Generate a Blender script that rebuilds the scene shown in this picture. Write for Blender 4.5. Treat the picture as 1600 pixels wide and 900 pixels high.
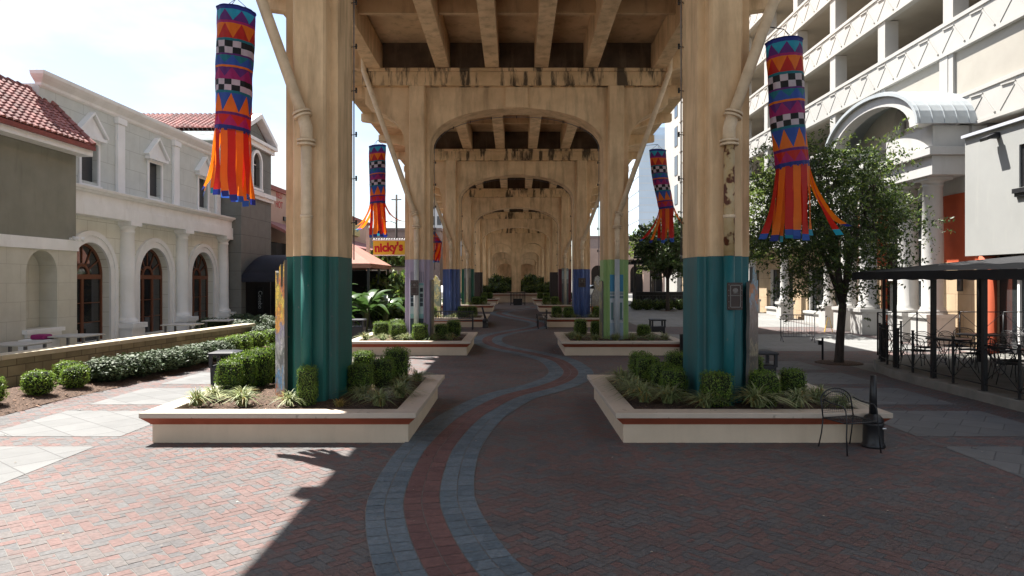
import bpy, bmesh, math, random
import numpy as np
from mathutils import Vector, Matrix, geometry

for o in list(bpy.data.objects):
    bpy.data.objects.remove(o, do_unlink=True)
C = bpy.context.scene.collection
PI = math.pi
R = math.radians

# ------------------------------------------------------------------ camera, sky, sun, exposure
scene = bpy.context.scene
cam_data = bpy.data.cameras.new('camera')
cam = bpy.data.objects.new('camera', cam_data)
C.objects.link(cam)
cam.location = (0, 0, 2.4)
cam.rotation_euler = (R(90), 0, 0)
cam_data.sensor_width = 36.0
cam_data.lens = 24.0
cam_data.shift_x = -6 / 1600
cam_data.shift_y = -13 / 1600
cam_data.clip_start = 0.05
cam_data.clip_end = 3000
scene.camera = cam

SUN_DIR = Vector((-0.445, 0.38, 1.0)).normalized()       # towards the sun
sun_data = bpy.data.lights.new('sun', 'SUN')
sun_data.energy = 4.0
sun_data.angle = R(0.5)
sun_data.color = (1.0, 0.955, 0.89)
sun = bpy.data.objects.new('sun', sun_data)
C.objects.link(sun)
sun.rotation_euler = SUN_DIR.to_track_quat('Z', 'Y').to_euler()
sun.location = (0, 0, 60)

world = bpy.data.worlds.new("World")
scene.world = world
world.use_nodes = True
wt = world.node_tree
for n in list(wt.nodes):
    wt.nodes.remove(n)
w_out = wt.nodes.new('ShaderNodeOutputWorld')
w_bg = wt.nodes.new('ShaderNodeBackground')
w_sky = wt.nodes.new('ShaderNodeTexSky')
w_sky.sky_type = 'NISHITA'
w_sky.sun_disc = False
w_sky.sun_elevation = math.asin(SUN_DIR.z)
w_sky.sun_rotation = math.atan2(SUN_DIR.x, SUN_DIR.y) % (2 * PI)
w_sky.air_density = 1.0
w_sky.dust_density = 1.2
w_sky.ozone_density = 1.0
w_tc = wt.nodes.new('ShaderNodeTexCoord')
w_map = wt.nodes.new('ShaderNodeMapping')
w_map.inputs['Scale'].default_value = (1.6, 1.6, 4.0)
w_map.inputs['Location'].default_value = (0.3, 0.1, 0.2)
w_noise = wt.nodes.new('ShaderNodeTexNoise')
w_noise.inputs['Scale'].default_value = 1.7
w_noise.inputs['Detail'].default_value = 7
w_noise.inputs['Roughness'].default_value = 0.55
w_ramp = wt.nodes.new('ShaderNodeValToRGB')
w_ramp.color_ramp.elements[0].position = 0.46
w_ramp.color_ramp.elements[0].color = (0.06, 0.06, 0.06, 1)
w_ramp.color_ramp.elements[1].position = 0.60
w_ramp.color_ramp.elements[1].color = (0.95, 0.95, 0.95, 1)
w_mix = wt.nodes.new('ShaderNodeMix')
w_mix.data_type = 'RGBA'
w_mix.inputs['B'].default_value = (4.7, 4.75, 4.8, 1)
wt.links.new(w_tc.outputs['Generated'], w_map.inputs['Vector'])
wt.links.new(w_map.outputs['Vector'], w_noise.inputs['Vector'])
wt.links.new(w_noise.outputs['Fac'], w_ramp.inputs['Fac'])
wt.links.new(w_ramp.outputs['Color'], w_mix.inputs['Factor'])
wt.links.new(w_sky.outputs['Color'], w_mix.inputs['A'])
wt.links.new(w_mix.outputs['Result'], w_bg.inputs['Color'])
wt.links.new(w_bg.outputs['Background'], w_out.inputs['Surface'])
w_bg.inputs['Strength'].default_value = 0.061

vs = scene.view_settings
scene.display_settings.display_device = 'sRGB'
vs.view_transform = 'Standard'
vs.look = 'None'
vs.gamma = 1.0
vs.use_curve_mapping = False
vs.exposure = 1.92
scene.render.engine = 'CYCLES'
scene.cycles.max_bounces = 8
scene.cycles.diffuse_bounces = 5
scene.cycles.glossy_bounces = 3
scene.cycles.transmission_bounces = 3
scene.cycles.transparent_max_bounces = 6
scene.cycles.caustics_reflective = False
scene.cycles.caustics_refractive = False
scene.cycles.use_denoising = True

# ------------------------------------------------------------------ helpers: mesh builder
LOC = {}


class MB:
    def __init__(self):
        self.v, self.f, self.m, self.s = [], [], [], []

    def add(self, verts, faces, mi=0, smooth=False):
        b = len(self.v)
        self.v.extend([tuple(p) for p in verts])
        for f in faces:
            self.f.append(tuple(b + i for i in f))
            self.m.append(mi)
            self.s.append(smooth)
        return self

    def box(self, x0, x1, y0, y1, z0, z1, mi=0, sh=0.0):
        """axis box; sh = slope dz/dy sheared from y = 0"""
        if x0 > x1: x0, x1 = x1, x0
        v = []
        for x in (x0, x1):
            for y in (y0, y1):
                for z in (z0, z1):
                    v.append((x, y, z + sh * y))
        f = [(0, 1, 3, 2), (4, 6, 7, 5), (0, 4, 5, 1), (2, 3, 7, 6), (0, 2, 6, 4), (1, 5, 7, 3)]
        return self.add(v, f, mi)

    def obox(self, c, ax, ay, az, hx, hy, hz, mi=0):
        c = Vector(c)
        v = [c + ax * (hx * i) + ay * (hy * j) + az * (hz * k) for i in (-1, 1) for j in (-1, 1) for k in (-1, 1)]
        f = [(0, 1, 3, 2), (4, 6, 7, 5), (0, 4, 5, 1), (2, 3, 7, 6), (0, 2, 6, 4), (1, 5, 7, 3)]
        return self.add(v, f, mi)

    def prism(self, outer, a0, a1, axis='y', holes=(), mi=0, mi_side=None, smooth_side=False):
        loops = [list(outer)] + [list(h) for h in holes]
        tri = geometry.tessellate_polygon([[Vector((p[0], p[1], 0)) for p in l] for l in loops])
        flat = [p for l in loops for p in l]
        n = len(flat)

        def P(p, a):
            return (p[0], a, p[1]) if axis == 'y' else ((a, p[0], p[1]) if axis == 'x' else (p[0], p[1], a))
        v = [P(p, a0) for p in flat] + [P(p, a1) for p in flat]
        faces = [tuple(t) for t in tri] + [tuple(i + n for i in reversed(t)) for t in tri]
        self.add(v, faces, mi)
        b = len(self.v) - 2 * n
        k = 0
        for l in loops:
            m = len(l)
            for i in range(m):
                j = (i + 1) % m
                self.f.append((b + k + i, b + k + j, b + n + k + j, b + n + k + i))
                self.m.append(mi if mi_side is None else mi_side)
                self.s.append(smooth_side)
            k += m
        return self

    def loft(self, rings, closed=True, cap=True, mi=0, smooth=True):
        n = len(rings[0])
        v = [p for r in rings for p in r]
        f = []
        for a in range(len(rings) - 1):
            for i in range(n if closed else n - 1):
                j = (i + 1) % n
                f.append((a * n + i, a * n + j, (a + 1) * n + j, (a + 1) * n + i))
        self.add(v, f, mi, smooth)
        if cap and closed:
            b = len(self.v) - len(v)
            self.f.append(tuple(b + i for i in reversed(range(n)))); self.m.append(mi); self.s.append(False)
            self.f.append(tuple(b + (len(rings) - 1) * n + i for i in range(n))); self.m.append(mi); self.s.append(False)
        return self

    def tube(self, path, r, n=8, mi=0, smooth=True):
        path = [Vector(p) for p in path]
        rr = r if isinstance(r, (list, tuple)) else [r] * len(path)
        rings = []
        up = Vector((0.13, 0.31, 0.94)).normalized()
        for i, p in enumerate(path):
            d = (path[min(i + 1, len(path) - 1)] - path[max(i - 1, 0)]).normalized()
            if abs(d.dot(up)) > 0.98:
                up = Vector((1, 0.2, 0)).normalized()
            x = d.cross(up).normalized()
            y = d.cross(x).normalized()
            up = -(d.cross(x)).normalized() if False else y
            y = x.cross(d).normalized()
            up = y
            rings.append([p + (x * math.cos(2 * PI * k / n) + y * math.sin(2 * PI * k / n)) * rr[i] for k in range(n)])
        return self.loft(rings, True, True, mi, smooth)

    def lathe(self, prof, cx=0, cy=0, n=24, mi=0, smooth=True, cap=True):
        rings = [[(cx + r * math.cos(2 * PI * k / n), cy + r * math.sin(2 * PI * k / n), z) for k in range(n)] for r, z in prof]
        return self.loft(rings, True, cap, mi, smooth)

    def quad(self, a, b, c, d, mi=0):
        return self.add([a, b, c, d], [(0, 1, 2, 3)], mi)

    def build(self, name, mats, parent=None, loc=None, world=False, recalc=True, bevel=0.0, sharp=None):
        mats = mats if isinstance(mats, (list, tuple)) else [mats]
        me = bpy.data.meshes.new(name)
        off = Vector((0, 0, 0))
        if parent is not None and world:
            off = LOC.get(parent.name, Vector((0, 0, 0)))
        if parent is None and loc is not None and world:
            off = Vector(loc)
        vv = [(p[0] - off.x, p[1] - off.y, p[2] - off.z) for p in self.v]
        me.from_pydata(vv, [], self.f)
        for m in mats:
            me.materials.append(m)
        if len(mats) > 1:
            me.polygons.foreach_set('material_index', self.m)
        me.polygons.foreach_set('use_smooth', self.s)
        if recalc:
            bm = bmesh.new(); bm.from_mesh(me)
            bmesh.ops.recalc_face_normals(bm, faces=bm.faces)
            bm.to_mesh(me); bm.free()
        me.update()
        o = bpy.data.objects.new(name, me)
        C.objects.link(o)
        if parent is not None:
            o.parent = parent
            LOC[o.name] = LOC.get(parent.name, Vector((0, 0, 0)))
        if loc is not None:
            o.location = loc
            if parent is None:
                LOC[o.name] = Vector(loc)
        if bevel > 0:
            bv = o.modifiers.new('bevel', 'BEVEL'); bv.width = bevel; bv.segments = 2; bv.limit_method = 'ANGLE'; bv.angle_limit = R(40)
        return o


def tag(o, label=None, cat=None, group=None, kind=None):
    if label: o['label'] = label
    if cat: o['category'] = cat
    if group: o['group'] = group
    if kind: o['kind'] = kind
    return o


def empty(name, loc=(0, 0, 0), label=None, cat=None, group=None, rz=0.0, kind='thing'):
    o = bpy.data.objects.new(name, None)
    C.objects.link(o)
    o.location = loc
    o.rotation_euler = (0, 0, rz)
    o.empty_display_size = 0.2
    LOC[o.name] = Vector(loc)
    return tag(o, label, cat, group, kind)


def copy_tree(o, parent=None):
    c = o.copy()
    C.objects.link(c)
    if parent is not None:
        c.parent = parent
    for ch in list(o.children):
        copy_tree(ch, c)
    return c


def text(name, body, size, loc, rot, mat, parent=None, world=True, extrude=0.004, offset=0.0, ax='CENTER', ay='CENTER', sx=1.0):
    cu = bpy.data.curves.new(name, 'FONT')
    cu.body = body; cu.size = size; cu.extrude = extrude; cu.offset = offset
    cu.align_x = ax; cu.align_y = ay
    cu.materials.append(mat)
    o = bpy.data.objects.new(name, cu)
    C.objects.link(o)
    l = Vector(loc)
    if parent is not None:
        o.parent = parent
        if world:
            l = l - LOC.get(parent.name, Vector((0, 0, 0)))
    o.location = l
    o.rotation_euler = rot
    o.scale = (sx, 1, 1)
    dg = bpy.context.evaluated_depsgraph_get()
    me = bpy.data.meshes.new_from_object(o.evaluated_get(dg))
    me.name = name
    t = bpy.data.objects.new(name, me)
    nm = o.name
    t.location, t.rotation_euler, t.scale = o.location.copy(), o.rotation_euler.copy(), o.scale.copy()
    t.parent = o.parent
    bpy.data.objects.remove(o, do_unlink=True)
    C.objects.link(t)
    t.name = nm
    return t


ORD = ['first', 'second', 'third', 'fourth', 'fifth', 'sixth', 'seventh', 'eighth', 'ninth', 'tenth', 'eleventh', 'twelfth', 'thirteenth', 'fourteenth', 'fifteenth', 'sixteenth']

# ------------------------------------------------------------------ helpers: materials
MATS = {}


def mk(name, c1, c2=None, rough=0.75, scale=3.0, detail=6.0, bump=0.0, bscale=40.0, island=0.0, hue=0.0, streak=None, streak_amt=0.5,
       metal=0.0, spec=0.4, transl=0.0, tcol=None, stretch=(1, 1, 1), contrast=(0.35, 0.65), coat=0.0, speck=None, speck_scale=60.0, speck_th=0.62, streak_rng=(0.52, 0.75)):
    m = bpy.data.materials.new(name)
    m.use_nodes = True
    nt = m.node_tree
    N, L = nt.nodes, nt.links
    bs = N['Principled BSDF']
    out = N['Material Output']
    tc = N.new('ShaderNodeTexCoord')
    bs.inputs['Roughness'].default_value = rough
    bs.inputs['Metallic'].default_value = metal
    bs.inputs['Specular IOR Level'].default_value = spec
    bs.inputs['Coat Weight'].default_value = coat
    col = None
    if c2 is None:
        c2 = tuple(x * 0.82 for x in c1)
    mp = N.new('ShaderNodeMapping'); mp.inputs['Scale'].default_value = stretch
    L.new(tc.outputs['Object'], mp.inputs['Vector'])
    no = N.new('ShaderNodeTexNoise'); no.inputs['Scale'].default_value = scale; no.inputs['Detail'].default_value = detail
    no.inputs['Roughness'].default_value = 0.6
    L.new(mp.outputs['Vector'], no.inputs['Vector'])
    mr = N.new('ShaderNodeMapRange'); mr.inputs['From Min'].default_value = contrast[0]; mr.inputs['From Max'].default_value = contrast[1]
    L.new(no.outputs['Fac'], mr.inputs['Value'])
    mx = N.new('ShaderNodeMix'); mx.data_type = 'RGBA'
    mx.inputs['A'].default_value = (*c1, 1); mx.inputs['B'].default_value = (*c2, 1)
    L.new(mr.outputs['Result'], mx.inputs['Factor'])
    col = mx.outputs['Result']
    if speck is not None:
        n2 = N.new('ShaderNodeTexNoise'); n2.inputs['Scale'].default_value = speck_scale; n2.inputs['Detail'].default_value = 2
        L.new(tc.outputs['Object'], n2.inputs['Vector'])
        r2 = N.new('ShaderNodeMapRange'); r2.inputs['From Min'].default_value = speck_th; r2.inputs['From Max'].default_value = speck_th + 0.06
        L.new(n2.outputs['Fac'], r2.inputs['Value'])
        m2 = N.new('ShaderNodeMix'); m2.data_type = 'RGBA'; m2.inputs['B'].default_value = (*speck, 1)
        L.new(col, m2.inputs['A']); L.new(r2.outputs['Result'], m2.inputs['Factor'])
        col = m2.outputs['Result']
    if streak is not None:
        mp2 = N.new('ShaderNodeMapping'); mp2.inputs['Scale'].default_value = (1.3, 1.3, 0.22)
        L.new(tc.outputs['Object'], mp2.inputs['Vector'])
        n3 = N.new('ShaderNodeTexNoise'); n3.inputs['Scale'].default_value = 2.2; n3.inputs['Detail'].default_value = 5; n3.inputs['Roughness'].default_value = 0.65
        L.new(mp2.outputs['Vector'], n3.inputs['Vector'])
        r3 = N.new('ShaderNodeMapRange'); r3.inputs['From Min'].default_value = streak_rng[0]; r3.inputs['From Max'].default_value = streak_rng[1]; r3.inputs['To Max'].default_value = streak_amt
        L.new(n3.outputs['Fac'], r3.inputs['Value'])
        m3 = N.new('ShaderNodeMix'); m3.data_type = 'RGBA'; m3.inputs['B'].default_value = (*streak, 1)
        L.new(col, m3.inputs['A']); L.new(r3.outputs['Result'], m3.inputs['Factor'])
        col = m3.outputs['Result']
    if island > 0 or hue > 0:
        ge = N.new('ShaderNodeNewGeometry')
        hs = N.new('ShaderNodeHueSaturation')
        a = N.new('ShaderNodeMapRange'); a.inputs['To Min'].default_value = 1 - island; a.inputs['To Max'].default_value = 1 + island
        L.new(ge.outputs['Random Per Island'], a.inputs['Value'])
        L.new(a.outputs['Result'], hs.inputs['Value'])
        if hue > 0:
            wn = N.new('ShaderNodeTexWhiteNoise'); wn.noise_dimensions = '1D'
            L.new(ge.outputs['Random Per Island'], wn.inputs['W'])
            b = N.new('ShaderNodeMapRange'); b.inputs['To Min'].default_value = 0.5 - hue; b.inputs['To Max'].default_value = 0.5 + hue
            L.new(wn.outputs['Value'], b.inputs['Value'])
            L.new(b.outputs['Result'], hs.inputs['Hue'])
        L.new(col, hs.inputs['Color'])
        col = hs.outputs['Color']
    L.new(col, bs.inputs['Base Color'])
    if bump > 0:
        nb = N.new('ShaderNodeTexNoise'); nb.inputs['Scale'].default_value = bscale; nb.inputs['Detail'].default_value = 5
        L.new(tc.outputs['Object'], nb.inputs['Vector'])
        bu = N.new('ShaderNodeBump'); bu.inputs['Strength'].default_value = bump; bu.inputs['Distance'].default_value = 0.02
        L.new(nb.outputs['Fac'], bu.inputs['Height'])
        L.new(bu.outputs['Normal'], bs.inputs['Normal'])
    if transl > 0:
        tr = N.new('ShaderNodeBsdfTranslucent')
        if tcol is None:
            L.new(col, tr.inputs['Color'])
        else:
            tr.inputs['Color'].default_value = (*tcol, 1)
        ms = N.new('ShaderNodeMixShader'); ms.inputs['Fac'].default_value = transl
        L.new(bs.outputs['BSDF'], ms.inputs[1]); L.new(tr.outputs['BSDF'], ms.inputs[2])
        L.new(ms.outputs['Shader'], out.inputs['Surface'])
    MATS[name] = m
    return m


def blocks(name, c1, c2, mortar, bw, bh, msize=0.01, plane='yz', rough=0.8, bump=0.4, rot=0.0, offset=0.5, squash=1.0, var=0.0):
    """masonry / slab pattern on a plane of object space"""
    m = mk(name, c1, c2, rough=rough, scale=2.0)
    nt = m.node_tree; N, L = nt.nodes, nt.links
    bs = N['Principled BSDF']
    base = bs.inputs['Base Color'].links[0].from_socket
    tc = N.new('ShaderNodeTexCoord')
    sp = N.new('ShaderNodeSeparateXYZ'); L.new(tc.outputs['Object'], sp.inputs['Vector'])
    cb = N.new('ShaderNodeCombineXYZ')
    a, b = {'yz': ('Y', 'Z'), 'xz': ('X', 'Z'), 'xy': ('X', 'Y')}[plane]
    L.new(sp.outputs[a], cb.inputs['X']); L.new(sp.outputs[b], cb.inputs['Y'])
    mp = N.new('ShaderNodeMapping'); mp.inputs['Rotation'].default_value = (0, 0, rot)
    L.new(cb.outputs['Vector'], mp.inputs['Vector'])
    bt = N.new('ShaderNodeTexBrick')
    bt.inputs['Scale'].default_value = 1.0
    bt.inputs['Brick Width'].default_value = bw
    bt.inputs['Row Height'].default_value = bh
    bt.inputs['Mortar Size'].default_value = msize
    bt.inputs['Mortar Smooth'].default_value = 0.2
    bt.inputs['Bias'].default_value = 0.0
    bt.offset = offset
    v1 = 1 - var; v2 = 1 + var
    bt.inputs['Color1'].default_value = (v1, v1, v1, 1); bt.inputs['Color2'].default_value = (v2, v2, v2, 1)
    bt.inputs['Mortar'].default_value = (1, 1, 1, 1)
    L.new(mp.outputs['Vector'], bt.inputs['Vector'])
    mu = N.new('ShaderNodeMix'); mu.data_type = 'RGBA'; mu.blend_type = 'MULTIPLY'; mu.inputs['Factor'].default_value = 1
    L.new(base, mu.inputs['A']); L.new(bt.outputs['Color'], mu.inputs['B'])
    mx = N.new('ShaderNodeMix'); mx.data_type = 'RGBA'; mx.inputs['B'].default_value = (*mortar, 1)
    L.new(mu.outputs['Result'], mx.inputs['A']); L.new(bt.outputs['Fac'], mx.inputs['Factor'])
    L.new(mx.outputs['Result'], bs.inputs['Base Color'])
    bu = N.new('ShaderNodeBump'); bu.inputs['Strength'].default_value = bump; bu.inputs['Distance'].default_value = 0.01; bu.invert = True
    L.new(bt.outputs['Fac'], bu.inputs['Height']); L.new(bu.outputs['Normal'], bs.inputs['Normal'])
    return m


def brick_mat(name, cols, rough=0.82, dirt=(0.03, 0.026, 0.024), dirt_amt=0.5):
    """pavers that are separate faces: one colour per island, dirt patches over all"""
    m = bpy.data.materials.new(name); m.use_nodes = True
    nt = m.node_tree; N, L = nt.nodes, nt.links
    bs = N['Principled BSDF']; bs.inputs['Roughness'].default_value = rough; bs.inputs['Specular IOR Level'].default_value = 0.35
    ge = N.new('ShaderNodeNewGeometry'); tc = N.new('ShaderNodeTexCoord')
    rp = N.new('ShaderNodeValToRGB'); rp.color_ramp.interpolation = 'CONSTANT'
    el = rp.color_ramp.elements
    while len(el) < len(cols):
        el.new(0.5)
    for i, c in enumerate(cols):
        el[i].position = i / len(cols); el[i].color = (*c, 1)
    # neighbouring bricks share batches: shift the random value with a slow noise
    n0 = N.new('ShaderNodeTexNoise'); n0.inputs['Scale'].default_value = 0.55; n0.inputs['Detail'].default_value = 3
    L.new(tc.outputs['Object'], n0.inputs['Vector'])
    ma = N.new('ShaderNodeMath'); ma.operation = 'MULTIPLY_ADD'; ma.inputs[1].default_value = 0.62
    mb_ = N.new('ShaderNodeMath'); mb_.operation = 'MULTIPLY_ADD'; mb_.inputs[1].default_value = 1.3; mb_.inputs[2].default_value = -0.45
    L.new(n0.outputs['Fac'], mb_.inputs[0])
    L.new(ge.outputs['Random Per Island'], ma.inputs[0]); L.new(mb_.outputs[0], ma.inputs[2])
    L.new(ma.outputs[0], rp.inputs['Fac'])
    n1 = N.new('ShaderNodeTexNoise'); n1.inputs['Scale'].default_value = 0.35; n1.inputs['Detail'].default_value = 8; n1.inputs['Roughness'].default_value = 0.65
    L.new(tc.outputs['Object'], n1.inputs['Vector'])
    r1 = N.new('ShaderNodeMapRange'); r1.inputs['From Min'].default_value = 0.45; r1.inputs['From Max'].default_value = 0.72; r1.inputs['To Max'].default_value = dirt_amt
    L.new(n1.outputs['Fac'], r1.inputs['Value'])
    mx = N.new('ShaderNodeMix'); mx.data_type = 'RGBA'; mx.inputs['B'].default_value = (*dirt, 1)
    L.new(rp.outputs['Color'], mx.inputs['A']); L.new(r1.outputs['Result'], mx.inputs['Factor'])
    n2 = N.new('ShaderNodeTexNoise'); n2.inputs['Scale'].default_value = 28; n2.inputs['Detail'].default_value = 4
    L.new(tc.outputs['Object'], n2.inputs['Vector'])
    hs = N.new('ShaderNodeHueSaturation')
    r2 = N.new('ShaderNodeMapRange'); r2.inputs['From Min'].default_value = 0.3; r2.inputs['From Max'].default_value = 0.7; r2.inputs['To Min'].default_value = 0.8; r2.inputs['To Max'].default_value = 1.2
    L.new(n2.outputs['Fac'], r2.inputs['Value']); L.new(r2.outputs['Result'], hs.inputs['Value'])
    L.new(mx.outputs['Result'], hs.inputs['Color'])
    L.new(hs.outputs['Color'], bs.inputs['Base Color'])
    bu = N.new('ShaderNodeBump'); bu.inputs['Strength'].default_value = 0.25; bu.inputs['Distance'].default_value = 0.004
    L.new(n2.outputs['Fac'], bu.inputs['Height']); L.new(bu.outputs['Normal'], bs.inputs['Normal'])
    return m


# concrete of the viaduct
M_CONC = mk('viaduct_concrete', (0.80, 0.58, 0.35), (0.60, 0.415, 0.24), rough=0.85, scale=0.9, detail=8, bump=0.15, bscale=18, streak=(0.24, 0.155, 0.085), streak_amt=0.6, streak_rng=(0.47, 0.72))
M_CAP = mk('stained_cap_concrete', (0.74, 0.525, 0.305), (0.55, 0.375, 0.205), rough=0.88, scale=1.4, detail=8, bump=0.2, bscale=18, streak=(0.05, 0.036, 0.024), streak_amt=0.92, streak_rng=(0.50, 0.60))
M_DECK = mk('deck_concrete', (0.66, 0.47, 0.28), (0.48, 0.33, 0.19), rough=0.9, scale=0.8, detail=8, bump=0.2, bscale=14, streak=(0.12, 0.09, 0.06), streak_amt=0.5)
M_DKCONC = mk('dark_concrete', (0.15, 0.105, 0.07), (0.075, 0.052, 0.036), rough=0.95, scale=1.3, detail=8, bump=0.2, bscale=14, streak=(0.30, 0.21, 0.13), streak_amt=0.5)  # darker concrete with lighter streaks, for the cross beams over the caps
M_PIPE = mk('painted_iron_pipe', (0.76, 0.61, 0.43), (0.62, 0.48, 0.32), rough=0.55, scale=5, bump=0.1)
M_RUSTPIPE = mk('rust_stained_pipe', (0.52, 0.42, 0.26), (0.42, 0.27, 0.10), rough=0.6, scale=3, bump=0.15, speck=(0.10, 0.03, 0.012), speck_scale=6, speck_th=0.53)
M_TEAL = mk('teal_paint', (0.010, 0.118, 0.098), (0.009, 0.10, 0.084), rough=0.48, scale=1.2, spec=0.4, bump=0.12, bscale=9, streak=(0.045, 0.075, 0.07), streak_amt=0.6, streak_rng=(0.48, 0.7), speck=(0.09, 0.13, 0.12), speck_scale=11, speck_th=0.70)
M_TEALR = mk('blue_teal_paint', (0.012, 0.128, 0.142), (0.010, 0.108, 0.12), rough=0.48, scale=1.2, spec=0.4, bump=0.12, bscale=9, streak=(0.045, 0.075, 0.07), streak_amt=0.6, streak_rng=(0.48, 0.7), speck=(0.09, 0.13, 0.12), speck_scale=11, speck_th=0.70)
M_LAV = mk('lavender_paint', (0.42, 0.36, 0.47), (0.36, 0.31, 0.41), rough=0.5, scale=1.4)
M_LIME = mk('lime_paint', (0.28, 0.44, 0.17), (0.23, 0.37, 0.13), rough=0.5, scale=1.4)
M_NAVY = mk('blue_paint', (0.06, 0.105, 0.28), (0.05, 0.085, 0.23), rough=0.45, scale=1.4)
M_DKGREEN = mk('dark_green_paint', (0.012, 0.11, 0.07), (0.01, 0.09, 0.06), rough=0.5, scale=1.4)
M_MAROON = mk('maroon_paint', (0.10, 0.018, 0.03), (0.08, 0.015, 0.025), rough=0.5, scale=1.4)
M_BLACKPAINT = mk('brown_black_paint', (0.035, 0.024, 0.022), (0.028, 0.02, 0.018), rough=0.5, scale=1.4)
M_CREAM = mk('cream_planter_paint', (0.69, 0.56, 0.41), (0.62, 0.50, 0.36), rough=0.62, scale=1.6, bump=0.06, streak=(0.36, 0.30, 0.22), streak_amt=0.22)
M_RIM = mk('planter_rim_paint', (0.56, 0.475, 0.385), (0.50, 0.42, 0.335), rough=0.6, scale=2.2, bump=0.08, speck=(0.34, 0.28, 0.22), speck_scale=9, speck_th=0.66)
M_RED = mk('brick_red_trim_paint', (0.36, 0.085, 0.042), (0.30, 0.07, 0.034), rough=0.6, scale=3)
M_MULCH = mk('bark_mulch', (0.105, 0.064, 0.043), (0.035, 0.021, 0.015), rough=0.95, scale=22, detail=8, bump=1.0, bscale=45, speck=(0.26, 0.165, 0.11), speck_scale=70, speck_th=0.60)
M_BLACK = mk('black_metal', (0.016, 0.016, 0.018), (0.012, 0.012, 0.014), rough=0.42, scale=8, spec=0.5)
M_BLACKPL = mk('black_plastic', (0.022, 0.022, 0.026), (0.016, 0.016, 0.02), rough=0.5, scale=8)
M_WHITE = mk('white_trim_paint', (0.85, 0.855, 0.855), (0.78, 0.785, 0.78), rough=0.6, scale=1.5, bump=0.05, streak=(0.5, 0.47, 0.42), streak_amt=0.25)
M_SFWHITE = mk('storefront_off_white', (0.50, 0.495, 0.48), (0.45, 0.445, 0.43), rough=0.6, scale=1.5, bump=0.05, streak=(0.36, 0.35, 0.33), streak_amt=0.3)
M_GREYWALL = blocks('grey_block_stucco', (0.60, 0.63, 0.60), (0.54, 0.57, 0.54), (0.43, 0.45, 0.42), 1.45, 0.74, 0.012, 'yz', bump=0.3)
M_CREAMWALL = blocks('cream_block_stucco', (0.77, 0.77, 0.70), (0.70, 0.70, 0.63), (0.50, 0.48, 0.41), 1.1, 0.55, 0.010, 'yz', bump=0.3)
M_OLIVE = mk('olive_grey_stucco', (0.25, 0.247, 0.203), (0.215, 0.212, 0.172), rough=0.9, scale=1.2, bump=0.2, bscale=60, streak=(0.11, 0.105, 0.085), streak_amt=0.35)
M_DKGREY = blocks('dark_grey_stucco', (0.18, 0.18, 0.165), (0.155, 0.155, 0.14), (0.09, 0.088, 0.08), 2.2, 0.95, 0.014, 'yz', bump=0.3)
M_ROOF = mk('red_roof_tile', (0.29, 0.11, 0.095), (0.20, 0.075, 0.065), rough=0.65, scale=1.2, island=0.38, bump=0.15, streak=(0.12, 0.05, 0.045), streak_amt=0.5)
M_WOOD = mk('brown_door_wood', (0.17, 0.06, 0.028), (0.12, 0.042, 0.02), rough=0.45, scale=6, stretch=(6, 6, 0.8))
M_GLASS = mk('dark_window_glass', (0.012, 0.013, 0.015), (0.03, 0.03, 0.03), rough=0.04, scale=0.9, spec=0.8)
M_SHOPGLASS = mk('shopfront_glass', (0.02, 0.024, 0.028), (0.05, 0.055, 0.055), rough=0.05, scale=0.7, spec=0.8)
M_BLUEGLASS = mk('tower_glass', (0.58, 0.67, 0.76), (0.48, 0.57, 0.66), rough=0.35, scale=0.05, spec=0.5)
M_GARAGE = mk('garage_concrete', (0.41, 0.40, 0.378), (0.365, 0.355, 0.335), rough=0.8, scale=0.5, detail=8, bump=0.08, streak=(0.42, 0.39, 0.34), streak_amt=0.35)
M_GARIN = mk('garage_inside_concrete', (0.38, 0.355, 0.31), (0.32, 0.30, 0.26), rough=0.9, scale=0.5)
M_ZINC = mk('standing_seam_metal', (0.40, 0.43, 0.445), (0.35, 0.38, 0.395), rough=0.45, scale=1.0)
M_TAN = blocks('tan_stone_blocks', (0.50, 0.38, 0.25), (0.44, 0.33, 0.215), (0.30, 0.225, 0.15), 0.9, 0.62, 0.012, 'yz')
M_ORANGE = mk('orange_red_stucco', (0.48, 0.088, 0.032), (0.40, 0.072, 0.027), rough=0.75, scale=1.5)
M_DKRED = mk('dark_red_stucco', (0.24, 0.03, 0.022), (0.2, 0.026, 0.02), rough=0.7, scale=1.5)
M_PALEWALL = mk('pale_stucco', (0.33, 0.335, 0.325), (0.30, 0.306, 0.297), rough=0.85, scale=0.6, detail=8, bump=0.12, bscale=70, streak=(0.44, 0.43, 0.39), streak_amt=0.3)
M_CANVAS = mk('black_canvas', (0.021, 0.021, 0.023), (0.015, 0.015, 0.017), rough=0.8, scale=3, bump=0.25, bscale=6)
M_NAVYCANVAS = mk('navy_black_canvas', (0.012, 0.013, 0.024), (0.009, 0.01, 0.018), rough=0.7, scale=3)
M_PINKCANVAS = mk('faded_pink_canvas', (0.44, 0.215, 0.165), (0.37, 0.175, 0.135), rough=0.8, scale=2)
M_PEACH = mk('peach_stucco', (0.50, 0.36, 0.29), (0.44, 0.31, 0.25), rough=0.85, scale=0.7)
M_STONEWALL = blocks('terrace_wall_stone', (0.34, 0.295, 0.19), (0.24, 0.205, 0.13), (0.13, 0.11, 0.075), 0.48, 0.24, 0.012, 'yz', bump=0.6, var=0.25)
M_COPING = mk('terrace_wall_coping', (0.57, 0.51, 0.385), (0.48, 0.42, 0.31), rough=0.8, scale=3, bump=0.15)
M_DARK = mk('dark_interior', (0.012, 0.011, 0.010), (0.009, 0.008, 0.008), rough=0.8)
M_BARK = mk('tree_bark', (0.075, 0.06, 0.052), (0.045, 0.036, 0.03), rough=0.9, scale=8, stretch=(3, 3, 0.6), bump=0.5, bscale=20)
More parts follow.
